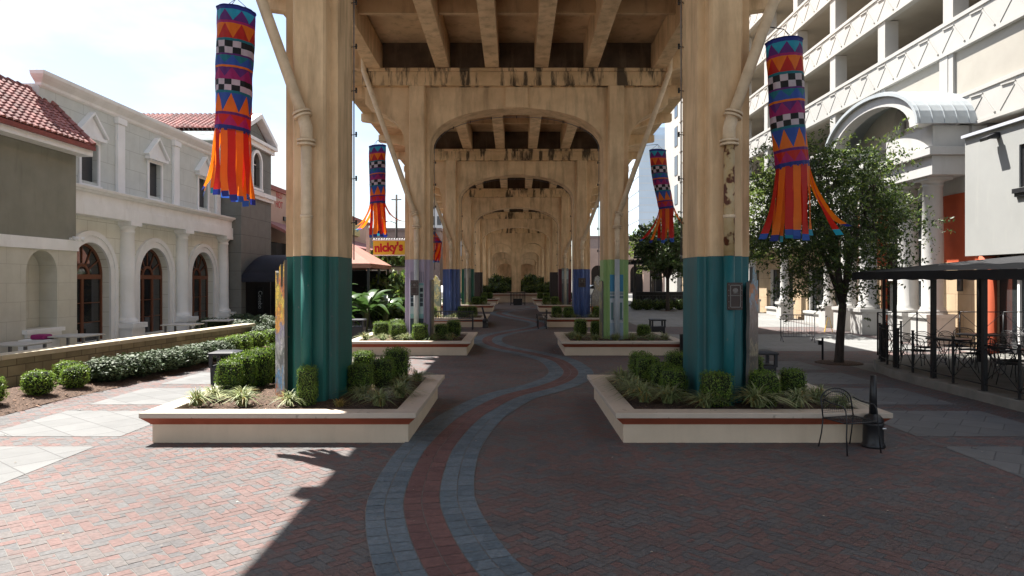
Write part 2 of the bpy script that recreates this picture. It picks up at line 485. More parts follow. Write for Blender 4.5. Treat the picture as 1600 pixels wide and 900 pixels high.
M_GALV = mk('galvanised_steel', (0.20, 0.20, 0.21), (0.16, 0.16, 0.17), rough=0.4, metal=0.7, scale=6)

# foliage (flat leaf faces, a different shade for every leaf)
def leafmat(name, c1, c2, island=0.35, hue=0.02, transl=0.35, rough=0.5, tc=1.0, spec=0.45):
    return mk(name, c1, c2, rough=rough, scale=2.0, island=island, hue=hue, transl=transl, spec=spec)
M_BOX = leafmat('boxwood_leaf', (0.20, 0.30, 0.038), (0.135, 0.225, 0.028), transl=0.38)
M_BOXD = leafmat('dark_boxwood_leaf', (0.070, 0.125, 0.020), (0.05, 0.09, 0.016), transl=0.25)
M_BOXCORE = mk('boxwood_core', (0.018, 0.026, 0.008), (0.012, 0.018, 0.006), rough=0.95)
M_HOLLY = leafmat('holly_leaf', (0.072, 0.108, 0.044), (0.045, 0.072, 0.028), transl=0.12, rough=0.6, spec=0.45)
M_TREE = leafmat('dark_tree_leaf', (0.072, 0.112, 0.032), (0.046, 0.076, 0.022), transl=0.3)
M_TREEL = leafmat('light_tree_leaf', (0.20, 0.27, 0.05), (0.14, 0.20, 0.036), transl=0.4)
M_LIRI = leafmat('liriope_blade', (0.34, 0.36, 0.17), (0.12, 0.18, 0.055), island=0.45, transl=0.25)
M_LIRID = leafmat('dry_liriope_blade', (0.42, 0.29, 0.07), (0.30, 0.24, 0.08), island=0.4, transl=0.25)
M_BANANA = leafmat('banana_leaf', (0.06, 0.13, 0.03), (0.04, 0.095, 0.024), island=0.25, transl=0.35, rough=0.3)

# ------------------------------------------------------------------ ground
GK = [(-60, 0), (13, 0), (22, -0.05), (34, 0.03), (46, 0.24), (60, 0.30), (3000, 0.30)]


def G(y):
    for (a, za), (b, zb) in zip(GK, GK[1:]):
        if y <= b:
            t = max(0.0, min(1.0, (y - a) / (b - a)))
            t = t * t * (3 - 2 * t)
            return za + (zb - za) * t
    return 0.30


def yrange(y0, y1, step=0.5):
    n = max(1, int(math.ceil((y1 - y0) / step)))
    return [y0 + (y1 - y0) * i / n for i in range(n + 1)]


def sheet(mb, y0, y1, x0f, x1f, dz, mi=0, step=0.5):
    f0 = x0f if callable(x0f) else (lambda y: x0f)
    f1 = x1f if callable(x1f) else (lambda y: x1f)
    ys = yrange(y0, y1, step)
    v, f = [], []
    for y in ys:
        v += [(f0(y), y, G(y) + dz), (f1(y), y, G(y) + dz)]
    for i in range(len(ys) - 1):
        f.append((2 * i, 2 * i + 1, 2 * i + 3, 2 * i + 2))
    mb.add(v, f, mi)


M_GROUND = mk('joint_sand_and_asphalt', (0.21, 0.205, 0.195), (0.17, 0.165, 0.155), rough=0.95, scale=0.8, bump=0.3, bscale=60)
M_BRICK = brick_mat('brick_pavers', [(0.112, 0.109, 0.109), (0.142, 0.106, 0.099), (0.122, 0.120, 0.120), (0.160, 0.101, 0.092), (0.128, 0.116, 0.112), (0.152, 0.104, 0.096), (0.108, 0.106, 0.108), (0.172, 0.113, 0.103)], dirt=(0.055, 0.044, 0.042), dirt_amt=0.62)
M_BLUEBRICK = brick_mat('blue_grey_pavers', [(0.115, 0.155, 0.185), (0.130, 0.170, 0.20), (0.105, 0.142, 0.17), (0.142, 0.182, 0.212), (0.12, 0.163, 0.193)], dirt_amt=0.35)
M_REDBRICK = brick_mat('red_path_pavers', [(0.155, 0.082, 0.076), (0.138, 0.074, 0.070), (0.172, 0.092, 0.084), (0.148, 0.084, 0.078)], dirt_amt=0.35)
M_SLAB = blocks('pale_paving_slabs', (0.166, 0.168, 0.166), (0.144, 0.146, 0.144), (0.094, 0.094, 0.093), 0.58, 0.58, 0.010, 'xy', rot=R(38), bump=0.35, var=0.10)
M_PLAZA = blocks('grey_plaza_slabs', (0.22, 0.222, 0.215), (0.185, 0.187, 0.18), (0.12, 0.12, 0.115), 1.2, 1.2, 0.012, 'xy', rot=R(0), bump=0.3, var=0.06)
M_FARPAVE = mk('far_brick_paving', (0.14, 0.118, 0.112), (0.12, 0.104, 0.10), rough=0.9, scale=1.2)
M_ASPHALT = mk('asphalt', (0.06, 0.06, 0.06), (0.045, 0.045, 0.045), rough=0.9, scale=2)

mb = MB()
ys = [-80] + yrange(-20, 100, 0.5) + [300, 2600]
xs = [-1800, -60, 60, 1800]
v, f = [], []
for y in ys:
    for x in xs:
        v.append((x, y, G(y) - 0.0005))
for i in range(len(ys) - 1):
    for j in range(3):
        f.append((i * 4 + j, i * 4 + j + 1, i * 4 + j + 5, i * 4 + j + 4))
mb.add(v, f)
tag(mb.build('ground', M_GROUND), 'grey paved ground reaching out under the whole plaza', 'ground', kind='structure')

# herringbone pavers, each brick its own face
def herring(regions, W=0.102, joint=0.0030):
    v, f = [], []
    c, s = math.cos(R(43)), math.sin(R(43))
    rnd = random.Random(3)
    for (x0, x1, y0, y1) in regions:
        cor = [((x * c + y * s) / W, (-x * s + y * c) / W) for x in (x0, x1) for y in (y0, y1)]
        a0, a1 = int(min(p[0] for p in cor)) - 2, int(max(p[0] for p in cor)) + 2
        b0, b1 = int(min(p[1] for p in cor)) - 2, int(max(p[1] for p in cor)) + 2
        for j in range(b0, b1):
            for i in range(a0, a1):
                k = (i - j) % 4
                if k == 0:
                    q = (i, i + 2, j, j + 1)
                elif k == 3:
                    q = (i, i + 1, j, j + 2)
                else:
                    continue
                mx, my = (q[0] + q[1]) * 0.5 * W, (q[2] + q[3]) * 0.5 * W
                X, Y = mx * c - my * s, mx * s + my * c
                if not (x0 <= X < x1 and y0 <= Y < y1):
                    continue
                z = G(Y) + 0.003 + rnd.uniform(-0.0012, 0.0016)
                tx, ty = rnd.uniform(-0.008, 0.008), rnd.uniform(-0.008, 0.008)
                b = len(v)
                for (uu, vv) in ((q[0] * W + joint, q[2] * W + joint), (q[1] * W - joint, q[2] * W + joint), (q[1] * W - joint, q[3] * W - joint), (q[0] * W + joint, q[3] * W - joint)):
                    xx, yy = uu * c - vv * s, uu * s + vv * c
                    v.append((xx, yy, z + tx * (xx - X) + ty * (yy - Y)))
                f.append((b, b + 1, b + 2, b + 3))
    return v, f


mb = MB()
mb.add(*herring([(-9.4, 9.4, 2.2, 20.0), (-9.0, 15.4, 20.0, 40.0), (-6.1, 6.1, 40.0, 50.0)]))
tag(mb.build('brick_paving', M_BRICK, recalc=False), 'dark red and grey herringbone brick paving of the promenade', 'paving', kind='structure')

mb = MB()
for k in range(-3, 9):
    y0 = 10.42 + 2.66 * k
    if y0 > 3:
        sheet(mb, y0, y0 + 2.03, -8.2, -6.04, 0.008)
        if y0 < 20:
            sheet(mb, y0, y0 + 2.03, 6.12, 8.46, 0.008)
tag(mb.build('sidewalk_slabs', M_SLAB, recalc=False), 'pale square paving slabs in panels between brick bands', 'pavement', kind='structure')
mb = MB()
sheet(mb, 23.3, 29.8, 6.2, 14.6, 0.008)
sheet(mb, 34.2, 47.0, 6.2, 15.2, 0.008)
sheet(mb, 47.0, 62.0, 6.2, 16.3, 0.008)
sheet(mb, 34.6, 62.0, -8.6, -6.1, 0.008)
tag(mb.build('plaza_slabs', M_PLAZA, recalc=False), 'grey concrete plaza slabs beside the brick promenade', 'pavement', kind='structure')
mb = MB()
sheet(mb, 50.0, 64.0, -6.1, 6.1, 0.006, step=1)
tag(mb.build('far_paving', M_FARPAVE, recalc=False), 'worn brick paving at the far end of the promenade', 'paving', kind='structure')
mb = MB()
sheet(mb, 78.0, 92.0, -120, 120, 0.01, step=2)
tag(mb.build('cross_road', M_ASPHALT, recalc=False), 'asphalt street crossing behind the promenade', 'road', kind='structure')

# winding path of blue and red pavers
PTS = [(-4.5, -0.9), (0.0, 1.45), (2.4, 0.85), (4.4, 0.05), (5.63, -0.55), (7.0, -0.95), (8.0, -1.07), (9.35, -1.09), (10.3, -1.02), (11.4, -0.876), (12.4, -0.66), (14.0, -0.13), (15.2, 0.62), (16.3, 1.12), (17.6, 1.42), (19.0, 1.43),
       (20.8, 1.22), (22.5, 0.55), (24.3, -0.45), (25.8, -0.98), (27.2, -1.15), (28.7, -1.05), (30.3, -0.55), (32.0, 0.25), (33.6, 0.95), (35.3, 1.3), (37.0, 1.25), (39.0, 0.6), (41.5, -0.5), (44.0, -1.1), (46.5, -0.8), (49.0, 0.3), (52.0, 1.3), (54.0, 1.3), (57.0, 0.2), (59.5, -0.8)]


def spline(pts, n=14):
    out = []
    P_ = [Vector((p[1], p[0], 0)) for p in pts]
    for i in range(1, len(P_) - 2):
        p0, p1, p2, p3 = P_[i - 1], P_[i], P_[i + 1], P_[i + 2]
        for k in range(n):
            t = k / n
            out.append(0.5 * ((2 * p1) + (p2 - p0) * t + (2 * p0 - 5 * p1 + 4 * p2 - p3) * t * t + (3 * p1 - p0 - 3 * p2 + p3) * t ** 3))
    return out


def resample(pts, step):
    out = [pts[0]]
    acc = 0.0
    for a, b in zip(pts, pts[1:]):
        d = (b - a).length
        while acc + d >= step:
            t = (step - acc) / d
            a = a.lerp(b, t); d = (b - a).length
            out.append(a.copy()); acc = 0.0
        acc += d
    return out


CL = resample(spline(PTS), 0.205)
mb = MB()
nrm = []
for i, p in enumerate(CL):
    d = (CL[min(i + 1, len(CL) - 1)] - CL[max(i - 1, 0)]).normalized()
    nrm.append(Vector((d.y, -d.x, 0)))
v, f = [], []
for p, n in zip(CL, nrm):
    for off in (-0.585, 0.585):
        q = p + n * off
        v.append((q.x, q.y, G(q.y) + 0.0085))
for i in range(len(CL) - 1):
    f.append((2 * i, 2 * i + 1, 2 * i + 3, 2 * i + 2))
mb.add(v, f, 0)
cols = [(-0.58, -0.39, 1), (-0.385, -0.195, 1), (-0.19, -0.002, 2), (0.002, 0.19, 2), (0.195, 0.385, 1), (0.39, 0.58, 1)]
rnd = random.Random(5)
for i in range(len(CL) - 1):
    for (o0, o1, mi) in cols:
        a, b = CL[i], CL[i + 1]
        na, nb = nrm[i], nrm[i + 1]
        e = 0.022
        A = a.lerp(b, e); B = a.lerp(b, 1 - e)
        g = 0.003
        zz = 0.0125 + rnd.uniform(-0.001, 0.0012)
        q = [A + na * (o0 + g), A + na * (o1 - g), B + nb * (o1 - g), B + nb * (o0 + g)]
        mb.add([(p.x, p.y, G(p.y) + zz) for p in q], [(0, 1, 2, 3)], mi)
tag(mb.build('winding_path', [M_GROUND, M_BLUEBRICK, M_REDBRICK], recalc=False), 'winding band of blue grey pavers with a red centre stripe', 'path', kind='structure')

# ------------------------------------------------------------------ viaduct
XC = 0.03
SL = -0.0353


def cb(y):                       # underside of the cap beam
    return 8.94 + SL * (y - 23.1)


XI, XO = 2.95, 3.80
BENTY = [11.2 + 12 * i for i in range(9)]
ZP = [2.78, 3.08, 2.94, 3.14, 3.05, 2.2, 2.2, 2.2, 2.2]
ZG = [0.30 + G(y + 0.5) for y in BENTY]


def arch(half, z0, rise, p=2.15, n=22):
    """from (+half, z0) over the top to (-half, z0)"""
    out = []
    for i in range(n + 1):
        t = PI * i / n
        cx, sx = math.cos(t), math.sin(t)
        out.append((half * math.copysign(abs(cx) ** (2 / p), cx), z0 + rise * abs(sx) ** (2 / p)))
    return out


def pier_plan(s, y):
    pts = [(XI, 0.03), (XI + 0.03, 0), (3.05, 0), (3.085, -0.025), (3.095, -0.19), (3.13, -0.23), (3.59, -0.23), (3.625, -0.19), (3.635, -0.025), (3.67, 0), (XO - 0.03, 0), (XO, 0.03),
           (XO, 0.97), (XO - 0.03, 1.0), (3.67, 1.0), (3.635, 1.025), (3.625, 1.19), (3.59, 1.23), (3.13, 1.23), (3.095, 1.19), (3.085, 1.025), (3.05, 1.0), (XI + 0.03, 1.0), (XI, 0.97)]
    pts = [(XC + s * a, y + b) for a, b in pts]
    return pts if s > 0 else pts[::-1]


def pil_plan(s, y, front=True):
    p = [(3.04, 0.06), (3.085, -0.025), (3.095, -0.19), (3.13, -0.23), (3.59, -0.23), (3.625, -0.19), (3.635, -0.025), (3.68, 0.06)]
    if not front:
        p = [(a, 1.0 - b) for a, b in p]
    return [(XC + s * a, y + b) for a, b in p]


paint = [(M_TEAL, M_TEALR), (M_LAV, M_LIME), (M_NAVY, M_NAVY), (M_DKGREEN, M_MAROON), (M_BLACKPAINT, M_BLACKPAINT)]
pword = [('teal', 'blue green'), ('lavender', 'lime green'), ('blue', 'royal blue'), ('dark green', 'maroon'), ('brown black', 'black')]
BENTS = []
for i, y in enumerate(BENTY):
    c = cb(y); zp = ZP[i]
    lab = ['concrete viaduct arch on teal piers in the front planters', 'concrete viaduct arch on lavender and lime green piers', 'concrete viaduct arch on two blue piers behind the lavender one',
           'concrete viaduct arch on dark green and maroon piers', 'concrete viaduct arch on near black piers before the far planter wall',
           'twin arched viaduct frame with a bare centre pier above the plants', 'second twin arched frame seen through the bare pier frame', 'third twin arched frame deep under the viaduct', 'last twin arched frame deep under the viaduct'][i]
    root = empty('viaduct_arch', (XC, y + 0.5, G(y)), lab, 'viaduct arch', 'concrete arches carrying the viaduct')
    BENTS.append(root)
    mb = MB()
    if i < 5:
        br = [(3.80, 1.97), (3.84, 1.72), (3.90, 1.52), (3.99, 1.36), (4.12, 1.18), (4.28, 1.04), (4.46, 0.93), (4.66, 0.84), (5.15, 0.57)]
        right = [(XO, zp)] + [(a, c - b) for a, b in br] + [(5.15, c + 0.25)]
        left = [(-a, z) for a, z in reversed(right)]
        ar = arch(XI, c - 1.97, 1.27)
        outl = right + left + [(-XI, zp)] + list(reversed(ar)) + [(XI, zp)]
        mb.prism([(XC + a, z) for a, z in outl], y, y + 1.0, 'y')
    else:
        br = [(3.80, 1.97), (3.90, 1.52), (4.12, 1.18), (4.66, 0.84), (5.15, 0.57)]
        right = [(XO, zp)] + [(a, c - b) for a, b in br] + [(5.15, c + 0.25)]
        left = [(-a, z) for a, z in reversed(right)]
        cw = 0.48
        h = (XI - cw) / 2; m_ = (XI + cw) / 2
        ar = [(a, z) for a, z in arch(h, c - 2.05, 1.0)]
        outl = right + left + [(-XI, zp)] + [(-m_ + a, z) for a, z in reversed(ar)] + [(-cw, zp), (cw, zp)] + [(m_ + a, z) for a, z in reversed(ar)] + [(XI, zp)]
        mb.prism([(XC + a, z) for a, z in outl], y, y + 1.0, 'y')
        mb.box(XC - cw, XC + cw, y, y + 1.0, G(y), zp)
    mb.build('arch_frame', M_CONC, root, world=True)
    mb = MB()
    mb.box(XC - 5.2, XC + 5.2, y - 0.25, y + 1.25, c, c + 0.46)
    mb.box(XC - 5.24, XC + 5.24, y - 0.30, y + 1.30, c + 0.462, c + 0.58)
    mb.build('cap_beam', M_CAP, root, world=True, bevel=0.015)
    if i < 5:
        mb = MB()
        ks = [(-0.40, c - 0.685), (0.40, c - 0.685), (0.37, c - 0.003), (-0.37, c - 0.003)]
        mb.prism([(XC + a, z) for a, z in ks], y - 0.07, y + 0.05, 'y')
        mb.build('keystone_panel', M_CONC, root, world=True, bevel=0.012)
    for s in (-1, 1):
        mb = MB()
        for fr in (True, False):
            mb.prism(pil_plan(s, y, fr), zp, c - 0.003, 'z')
        mb.build('pilaster', M_CONC, root, world=True)
        mb = MB()
        mb.prism(pier_plan(s, y), G(y) - 0.05, zp - 0.002, 'z')
        pm = paint[i][0 if s < 0 else 1] if i < 5 else M_CONC
        pb = mb.build('pier_base', pm, root, world=True)
        if i < 5:
            pb['label'] = pword[i][0 if s < 0 else 1] + ' painted pier base'

# deck
root = empty('viaduct_deck', (0, 11, 10.0), 'concrete road deck with girders running overhead the length of the promenade', 'viaduct deck')


def gz(y):
    return cb(y) + 0.585
Z0 = gz(0)
Y0, Y1 = -16.0, 112.0
mb = MB(); mb.box(XC - 5.0, XC + 5.0, Y0, Y1, Z0 + 0.95, Z0 + 1.25, sh=SL)
for s in (-1, 1):
    mb.box(XC + s * 5.0, XC + s * 7.1, Y0, Y1, Z0 + 0.85, Z0 + 1.25, sh=SL)
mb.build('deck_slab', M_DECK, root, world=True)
for s in (-1, 1):
    mb = MB(); mb.box(XC + s * 6.8, XC + s * 7.1, Y0, Y1, Z0 + 1.252, Z0 + 2.0, sh=SL)
    mb.build('parapet', M_CONC, root, world=True)
for x in (-2.5, -0.83, 0.83, 2.5):
    mb = MB(); mb.box(XC + x - 0.23, XC + x + 0.23, Y0, Y1, Z0, Z0 + 0.948, sh=SL)
    mb.build('girder', M_CONC, root, world=True)
for s in (-1, 1):
    mb = MB(); mb.box(XC + s * 4.57, XC + s * 5.0, Y0, Y1, Z0 - 0.05, Z0 + 0.846, sh=SL)
    mb.build('girder', M_CONC, root, world=True)
gx = [-4.57, -2.73, -2.27, -1.06, -0.60, 0.60, 1.06, 2.27, 2.73, 4.57]
for k in range(-1, 8):
    for dy, zb, th in ((0.5, 0.0, 0.9), (4.5, 0.42, 0.16), (8.5, 0.42, 0.16)):
        y = 11.2 + 12 * k + dy
        mb = MB()
        for a, b in zip(gx[0::2], gx[1::2]):
            mb.box(XC + a + 0.003, XC + b - 0.003, y - th / 2, y + th / 2, Z0 + zb, Z0 + 0.946, sh=SL)
        mb.build('cross_beam', M_DKCONC if th > .5 else M_DECK, root, world=True)
        for s in (-1, 1):
            mb = MB()
            zz = gz(y)
            mb.prism([(XC + s * 5.003, zz + 0.05), (XC + s * 6.2, zz + 0.38), (XC + s * 7.18, zz + 0.52), (XC + s * 7.18, zz + 0.86), (XC + s * 5.003, zz + 0.86)], y - 0.17, y + 0.17, 'y')
            mb.build('bracket', M_CONC, root, world=True)

# drain pipes, one down the front of each pier
for i in range(4):
    for s in (-1, 1):
        y = BENTY[i] - 0.35
        x = XC + s * 3.36
        zk = [4.86, 4.45, 4.3, 4.2][i]
        c = cb(BENTY[i]) + 0.6
        side = 'left' if s < 0 else 'right'
        root = empty('drain_pipe', (x, y, G(y)), 'beige iron drain pipe bending down the %s pier' % (pword[i][0 if s < 0 else 1]), 'drain pipe', 'drain pipes on the viaduct piers')
        x2 = XC + s * 5.12
        mb = MB()
        mb.tube([(x + s * 0.05, y, zk + 0.12), (x2, y, c - 0.15), (x2 + s * 0.02, y, c + 0.5)], 0.088, 14)
        mb.build('sloping_pipe', M_PIPE, root, world=True)
        mb = MB()
        mb.tube([(x, y, zk - 0.30), (x, y, zk - 0.05), (x + s * 0.05, y, zk + 0.13)], 0.10, 14)
        d = Vector((x2 - x - s * 0.05, 0, c - 0.27 - zk)).normalized()
        for zz in (zk - 0.33, zk - 0.27):
            mb.tube([(x, y, zz), (x, y, zz + 0.035)], 0.145, 14)
        p = Vector((x + s * 0.05, y, zk + 0.12))
        for t in (0.0, 0.06):
            mb.tube([p + d * t, p + d * (t + 0.035)], 0.145, 14)
        mb.build('flanged_elbow', M_PIPE, root, world=True)
        mb = MB()
        mb.tube([(x, y, zk - 0.30), (x, y, ZP[i] + 0.001)], 0.085, 14)
        mb.build('down_pipe', M_RUSTPIPE if (i == 0 and s > 0) else M_PIPE, root, world=True)
        mb = MB()
        mb.tube([(x, y, ZP[i]), (x, y, 0.25 + G(y))], 0.0855, 14)
        pm = paint[i][0 if s < 0 else 1]
        if i == 1: pm = mk('pale_mural_paint', (0.56, 0.56, 0.54), (0.44, 0.47, 0.47), rough=0.5) if s < 0 else mk('pale_mural_grey', (0.42, 0.47, 0.50), (0.36, 0.40, 0.43), rough=0.5)
        if i == 3: pm = mk('weathered_cream_pipe', (0.46, 0.44, 0.38), (0.36, 0.33, 0.27), rough=0.6)
        o = mb.build('painted_pipe', pm, root, world=True)
        mb = MB()
        for zz in (ZP[i] + 0.6,):
            mb.tube([(x, y, zz), (x, y, zz + 0.05)], 0.098, 14)
        mb.build('pipe_clamp', M_PIPE, root, world=True)

# murals on the second and fourth piers (flat paint on the pilasters)
def mural(root, s, i, rects, name='mural'):
    y = BENTY[i]
    mats, mb = [], MB()
    for k, (x0, x1, z0, z1, col) in enumerate(rects):
        m = MATS.get('mural_%s' % (str(col),)) or mk('mural_%s' % (str(col),), col, tuple(q * 0.86 for q in col), rough=0.55, scale=3)
        if m not in mats: mats.append(m)
        d = 0.003 + 0.0015 * (k % 5) + 0.0002 * k
        mb.box(XC + s * 3.36 + x0, XC + s * 3.36 + x1, y - 0.23 - d, y - 0.227, z0 + G(y), z1 + G(y), mats.index(m))
    mb.build(name, mats, root, world=True)


W_ = 0.225
r = [(-W_, W_, 2.34, 2.78, (0.42, 0.36, 0.45)), (-W_, W_, 1.15, 2.33, (0.40, 0.52, 0.53)), (-W_, W_, 0.3, 1.14, (0.025, 0.05, 0.065))]
r += [(-W_ + 0.02 + 0.058 * k, -W_ + 0.048 + 0.058 * k, 2.36, 2.72, (0.22, 0.21, 0.27)) for k in range(8)]
r += [(-W_, W_, 2.26, 2.335, (0.20, 0.40, 0.43)), (-W_, W_, 1.15, 1.30, (0.22, 0.42, 0.42))]
r += [(sx * 0.155 - 0.05, sx * 0.155 + 0.05, z, z + 0.13, (0.02, 0.035, 0.05)) for sx in (-1, 1) for z in (1.55, 1.70, 1.85, 2.04)]
mural(BENTS[1], -1, 1, r)
r = [(-W_, W_, 2.05, 2.62, (0.045, 0.23, 0.40)), (-W_, W_, 1.93, 2.048, (0.33, 0.40, 0.42)), (-W_, W_, 1.0, 1.928, (0.45, 0.50, 0.54)), (-W_, W_, 0.3, 0.998, (0.30, 0.38, 0.45)),
     (-W_, W_, 1.82, 1.90, (0.12, 0.20, 0.23)), (-W_, W_, 1.0, 1.04, (0.09, 0.11, 0.14)), (-W_, W_, 1.18, 1.20, (0.12, 0.14, 0.17)), (-W_, W_, 1.94, 2.0, (0.20, 0.27, 0.30))]
r += [(sx * 0.15 - 0.04, sx * 0.15 + 0.04, 1.1, 1.68, (0.10, 0.19, 0.19)) for sx in (-1, 1)]
r += [(-W_ + 0.02 + 0.05 * k, -W_ + 0.03 + 0.05 * k, 1.04, 1.16, (0.08, 0.10, 0.13)) for k in range(9)]
mural(BENTS[1], 1, 1, r)
r = [(-W_, W_, 0.3, 2.95, (0.17, 0.17, 0.155)), (-W_, W_, 2.3, 2.9, (0.26, 0.27, 0.25)), (-0.2, -0.06, 0.8, 2.2, (0.12, 0.12, 0.12))]
mural(BENTS[3], -1, 3, r)
r = [(-W_, W_, 0.3, 2.95, (0.26, 0.30, 0.31)), (-W_, W_, 2.2, 2.75, (0.36, 0.45, 0.48)), (-0.1, 0.1, 0.5, 1.7, (0.40, 0.38, 0.34)), (-W_, -0.12, 0.4, 1.9, (0.10, 0.12, 0.13)), (0.12, W_, 0.4, 1.9, (0.12, 0.14, 0.15))]
mural(BENTS[3], 1, 3, r)

# wire of small lights round the inside of the near arches
for i in range(4):
    y = BENTY[i] + 0.90
    c = cb(BENTY[i])
    root = empty('light_string', (XC, y, G(y)), 'thin wire of small lights edging the %s arch' % (['teal piered', 'lavender and lime piered', 'blue piered', 'dark green and maroon piered'][i]), 'light string', 'light strings along the arches')
    ar = arch(XI - 0.05, c - 1.97, 1.18)
    path = [(XC + XI - 0.05, y, 2.75)] + [(XC + a, y, z) for a, z in ar] + [(XC - XI + 0.05, y, 2.75)]
    mb = MB(); mb.tube(path, 0.011, 6)
    mb.build('wire', M_GALV, root, world=True)
    mb = MB()
    for s in (-1, 1):
        z = 3.4
        while z < c - 2.0:
            mb.tube([(XC + s * (XI + 0.01), y, z), (XC + s * (XI - 0.11), y, z + 0.02)], 0.008, 5)
            mb.tube([(XC + s * (XI - 0.09), y, z - 0.03), (XC + s * (XI - 0.09), y, z + 0.06)], 0.018, 6)
            z += 0.78
    for k in range(3, len(ar) - 3, 2):
        a, z = ar[k]
        mb.tube([(XC + a, y, z - 0.05), (XC + a, y, z + 0.04)], 0.016, 6)
    mb.build('bulb', M_BLACK, root, world=True)

# end wall closing the view under the viaduct
root = empty('abutment_wall', (0, 112, .3), 'dim concrete abutment wall closing the far end under the viaduct', 'wall')
mb = MB(); mb.box(-9, 9, 110, 111, -.1, 6.2); mb.build('wall_body', M_CONC, root, world=True)

# ------------------------------------------------------------------ planters
def sq(cx, cy, hx, hy, z):
    return [(cx - hx, cy - hy, z), (cx + hx, cy - hy, z), (cx + hx, cy + hy, z), (cx - hx, cy + hy, z)]


PL = {}
pl_lab = [('square cream planter with red band in the front, holding the teal pier', 'square cream planter in front, holding the blue green pier beside the wire chair'),
          ('square cream planter around the lavender mural pier', 'square cream planter around the lime green mural pier'),
          ('square cream planter around the blue pier behind the slatted bench', 'square cream planter around the blue pier right of the path'),
          ('square cream planter around the dark green pier', 'square cream planter around the maroon pier'),
          ('square cream planter around the near black pier left of the path', 'square cream planter around the near black pier right of the path')]
rng = np.random.default_rng(11)
for n in range(5):
    for s in (-1, 1):
        cx, cy = s * 3.465, 10.04 + 12 * n + 1.885
        g = G(cy - 1.9)
        root = empty('planter', (cx, cy, g), pl_lab[n][0 if s < 0 else 1], 'planter', 'square planters around the viaduct piers')
        PL[(n, s)] = (cx, cy, g + 0.40)
        h = 1.885
        mb = MB(); mb.loft([sq(0, 0, h, h, -0.08), sq(0, 0, h, h, 0.273)], True, False, smooth=False)
        mb.build('planter_wall', M_CREAM, root, recalc=True, bevel=0.012)
        mb = MB(); mb.loft([sq(0, 0, h - 0.02, h - 0.02, 0.27), sq(0, 0, h + 0.012, h + 0.012, 0.275), sq(0, 0, h + 0.03, h + 0.03, 0.30), sq(0, 0, h + 0.115, h + 0.115, 0.382), sq(0, 0, h - 0.02, h - 0.02, 0.3825)], True, False, smooth=False)
        mb.build('trim_band', M_RED, root)
        mb = MB(); mb.loft([sq(0, 0, h - 0.05, h - 0.05, 0.384), sq(0, 0, h + 0.13, h + 0.13, 0.384), sq(0, 0, h + 0.13, h + 0.13, 0.462), sq(0, 0, h - 0.20, h - 0.20, 0.462), sq(0, 0, h - 0.20, h - 0.20, 0.30)], True, False, smooth=False)
        mb.build('planter_rim', M_RIM, root, bevel=0.010)
        # mulch, lumpy
        mb = MB()
        N_ = 34
        hh = h - 0.19
        v = []
        for j in range(N_ + 1):
            for i in range(N_ + 1):
                x, y = -hh + 2 * hh * i / N_, -hh + 2 * hh * j / N_
                r = max(abs(x), abs(y)) / hh
                v.append((x, y, 0.385 + 0.07 * (1 - r ** 2) + rng.uniform(-0.015, 0.015)))
        f = [(j * (N_ + 1) + i, j * (N_ + 1) + i + 1, (j + 1) * (N_ + 1) + i + 1, (j + 1) * (N_ + 1) + i) for j in range(N_) for i in range(N_)]
        mb.add(v, f, 0, True)
        if n < 2:    # loose chips of bark on top
            for _ in range(900 if n == 0 else 300):
                x, y = rng.uniform(-hh, hh, 2) * 0.97
                r = max(abs(x), abs(y)) / hh
                z = 0.395 + 0.07 * (1 - r ** 2) + rng.uniform(0, 0.012)
                a = rng.uniform(0, PI); l, w = rng.uniform(0.012, 0.035), rng.uniform(0.005, 0.012)
                dx, dy = math.cos(a), math.sin(a)
                t = rng.uniform(-0.012, 0.012, 2)
                mb.add([(x - dx * l - dy * w, y - dy * l + dx * w, z + t[0]), (x + dx * l - dy * w, y + dy * l + dx * w, z + t[1]), (x + dx * l + dy * w, y + dy * l - dx * w, z + t[1] + 0.004), (x - dx * l + dy * w, y - dy * l - dx * w, z + t[0] + 0.004)], [(0, 1, 2, 3)], 1 if rng.random() < 0.6 else 0)
        MULCHIP = MATS.get('bark_chip') or mk('bark_chip', (0.20, 0.12, 0.08), (0.09, 0.05, 0.032), rough=0.9, island=0.7)
        mb.build('mulch', [M_MULCH, MULCHIP], root, recalc=False)

# the long planter wall closing the far end
root = empty('long_planter', (0.3, 64, G(64)), 'long cream planter wall with red band across the far end of the promenade', 'planter')
mb = MB(); mb.box(-3.8, 4.6, 63, 73, -0.3, 0.94)
mb.build('planter_wall', M_CREAM, root, world=True)
mb = MB(); mb.box(-3.87, 4.67, 62.92, 73.1, 0.942, 1.03)
mb.build('trim_band', M_RED, root, world=True)
mb = MB(); mb.loft([sq(0.4, 68, 4.35, 5.18, 1.032), sq(0.4, 68, 4.35, 5.18, 1.13), sq(0.4, 68, 4.05, 4.85, 1.13), sq(0.4, 68, 4.05, 4.85, 1.04)], True, False, smooth=False)
mb.build('planter_rim', M_RIM, root, world=True)
mb = MB(); mb.box(-3.6, 4.4, 63.2, 72.8, 0.945, 1.09)
mb.build('mulch', M_MULCH, root, world=True)

# ------------------------------------------------------------------ plants
def leaf_quads(Cn, D, T, l, w):
    n = len(Cn)
    l = np.broadcast_to(np.asarray(l, float).reshape(-1, 1), (n, 1)); w = np.broadcast_to(np.asarray(w, float).reshape(-1, 1), (n, 1))
    q = np.empty((n, 4, 3))
    q[:, 0] = Cn - D * l * 0.5
    q[:, 1] = Cn + T * w * 0.5 - D * l * 0.05
    q[:, 2] = Cn + D * l * 0.5
    q[:, 3] = Cn - T * w * 0.5 - D * l * 0.05
    return q.reshape(-1, 3)


def unit(a):
    return a / np.maximum(np.linalg.norm(a, axis=1, keepdims=True), 1e-6)


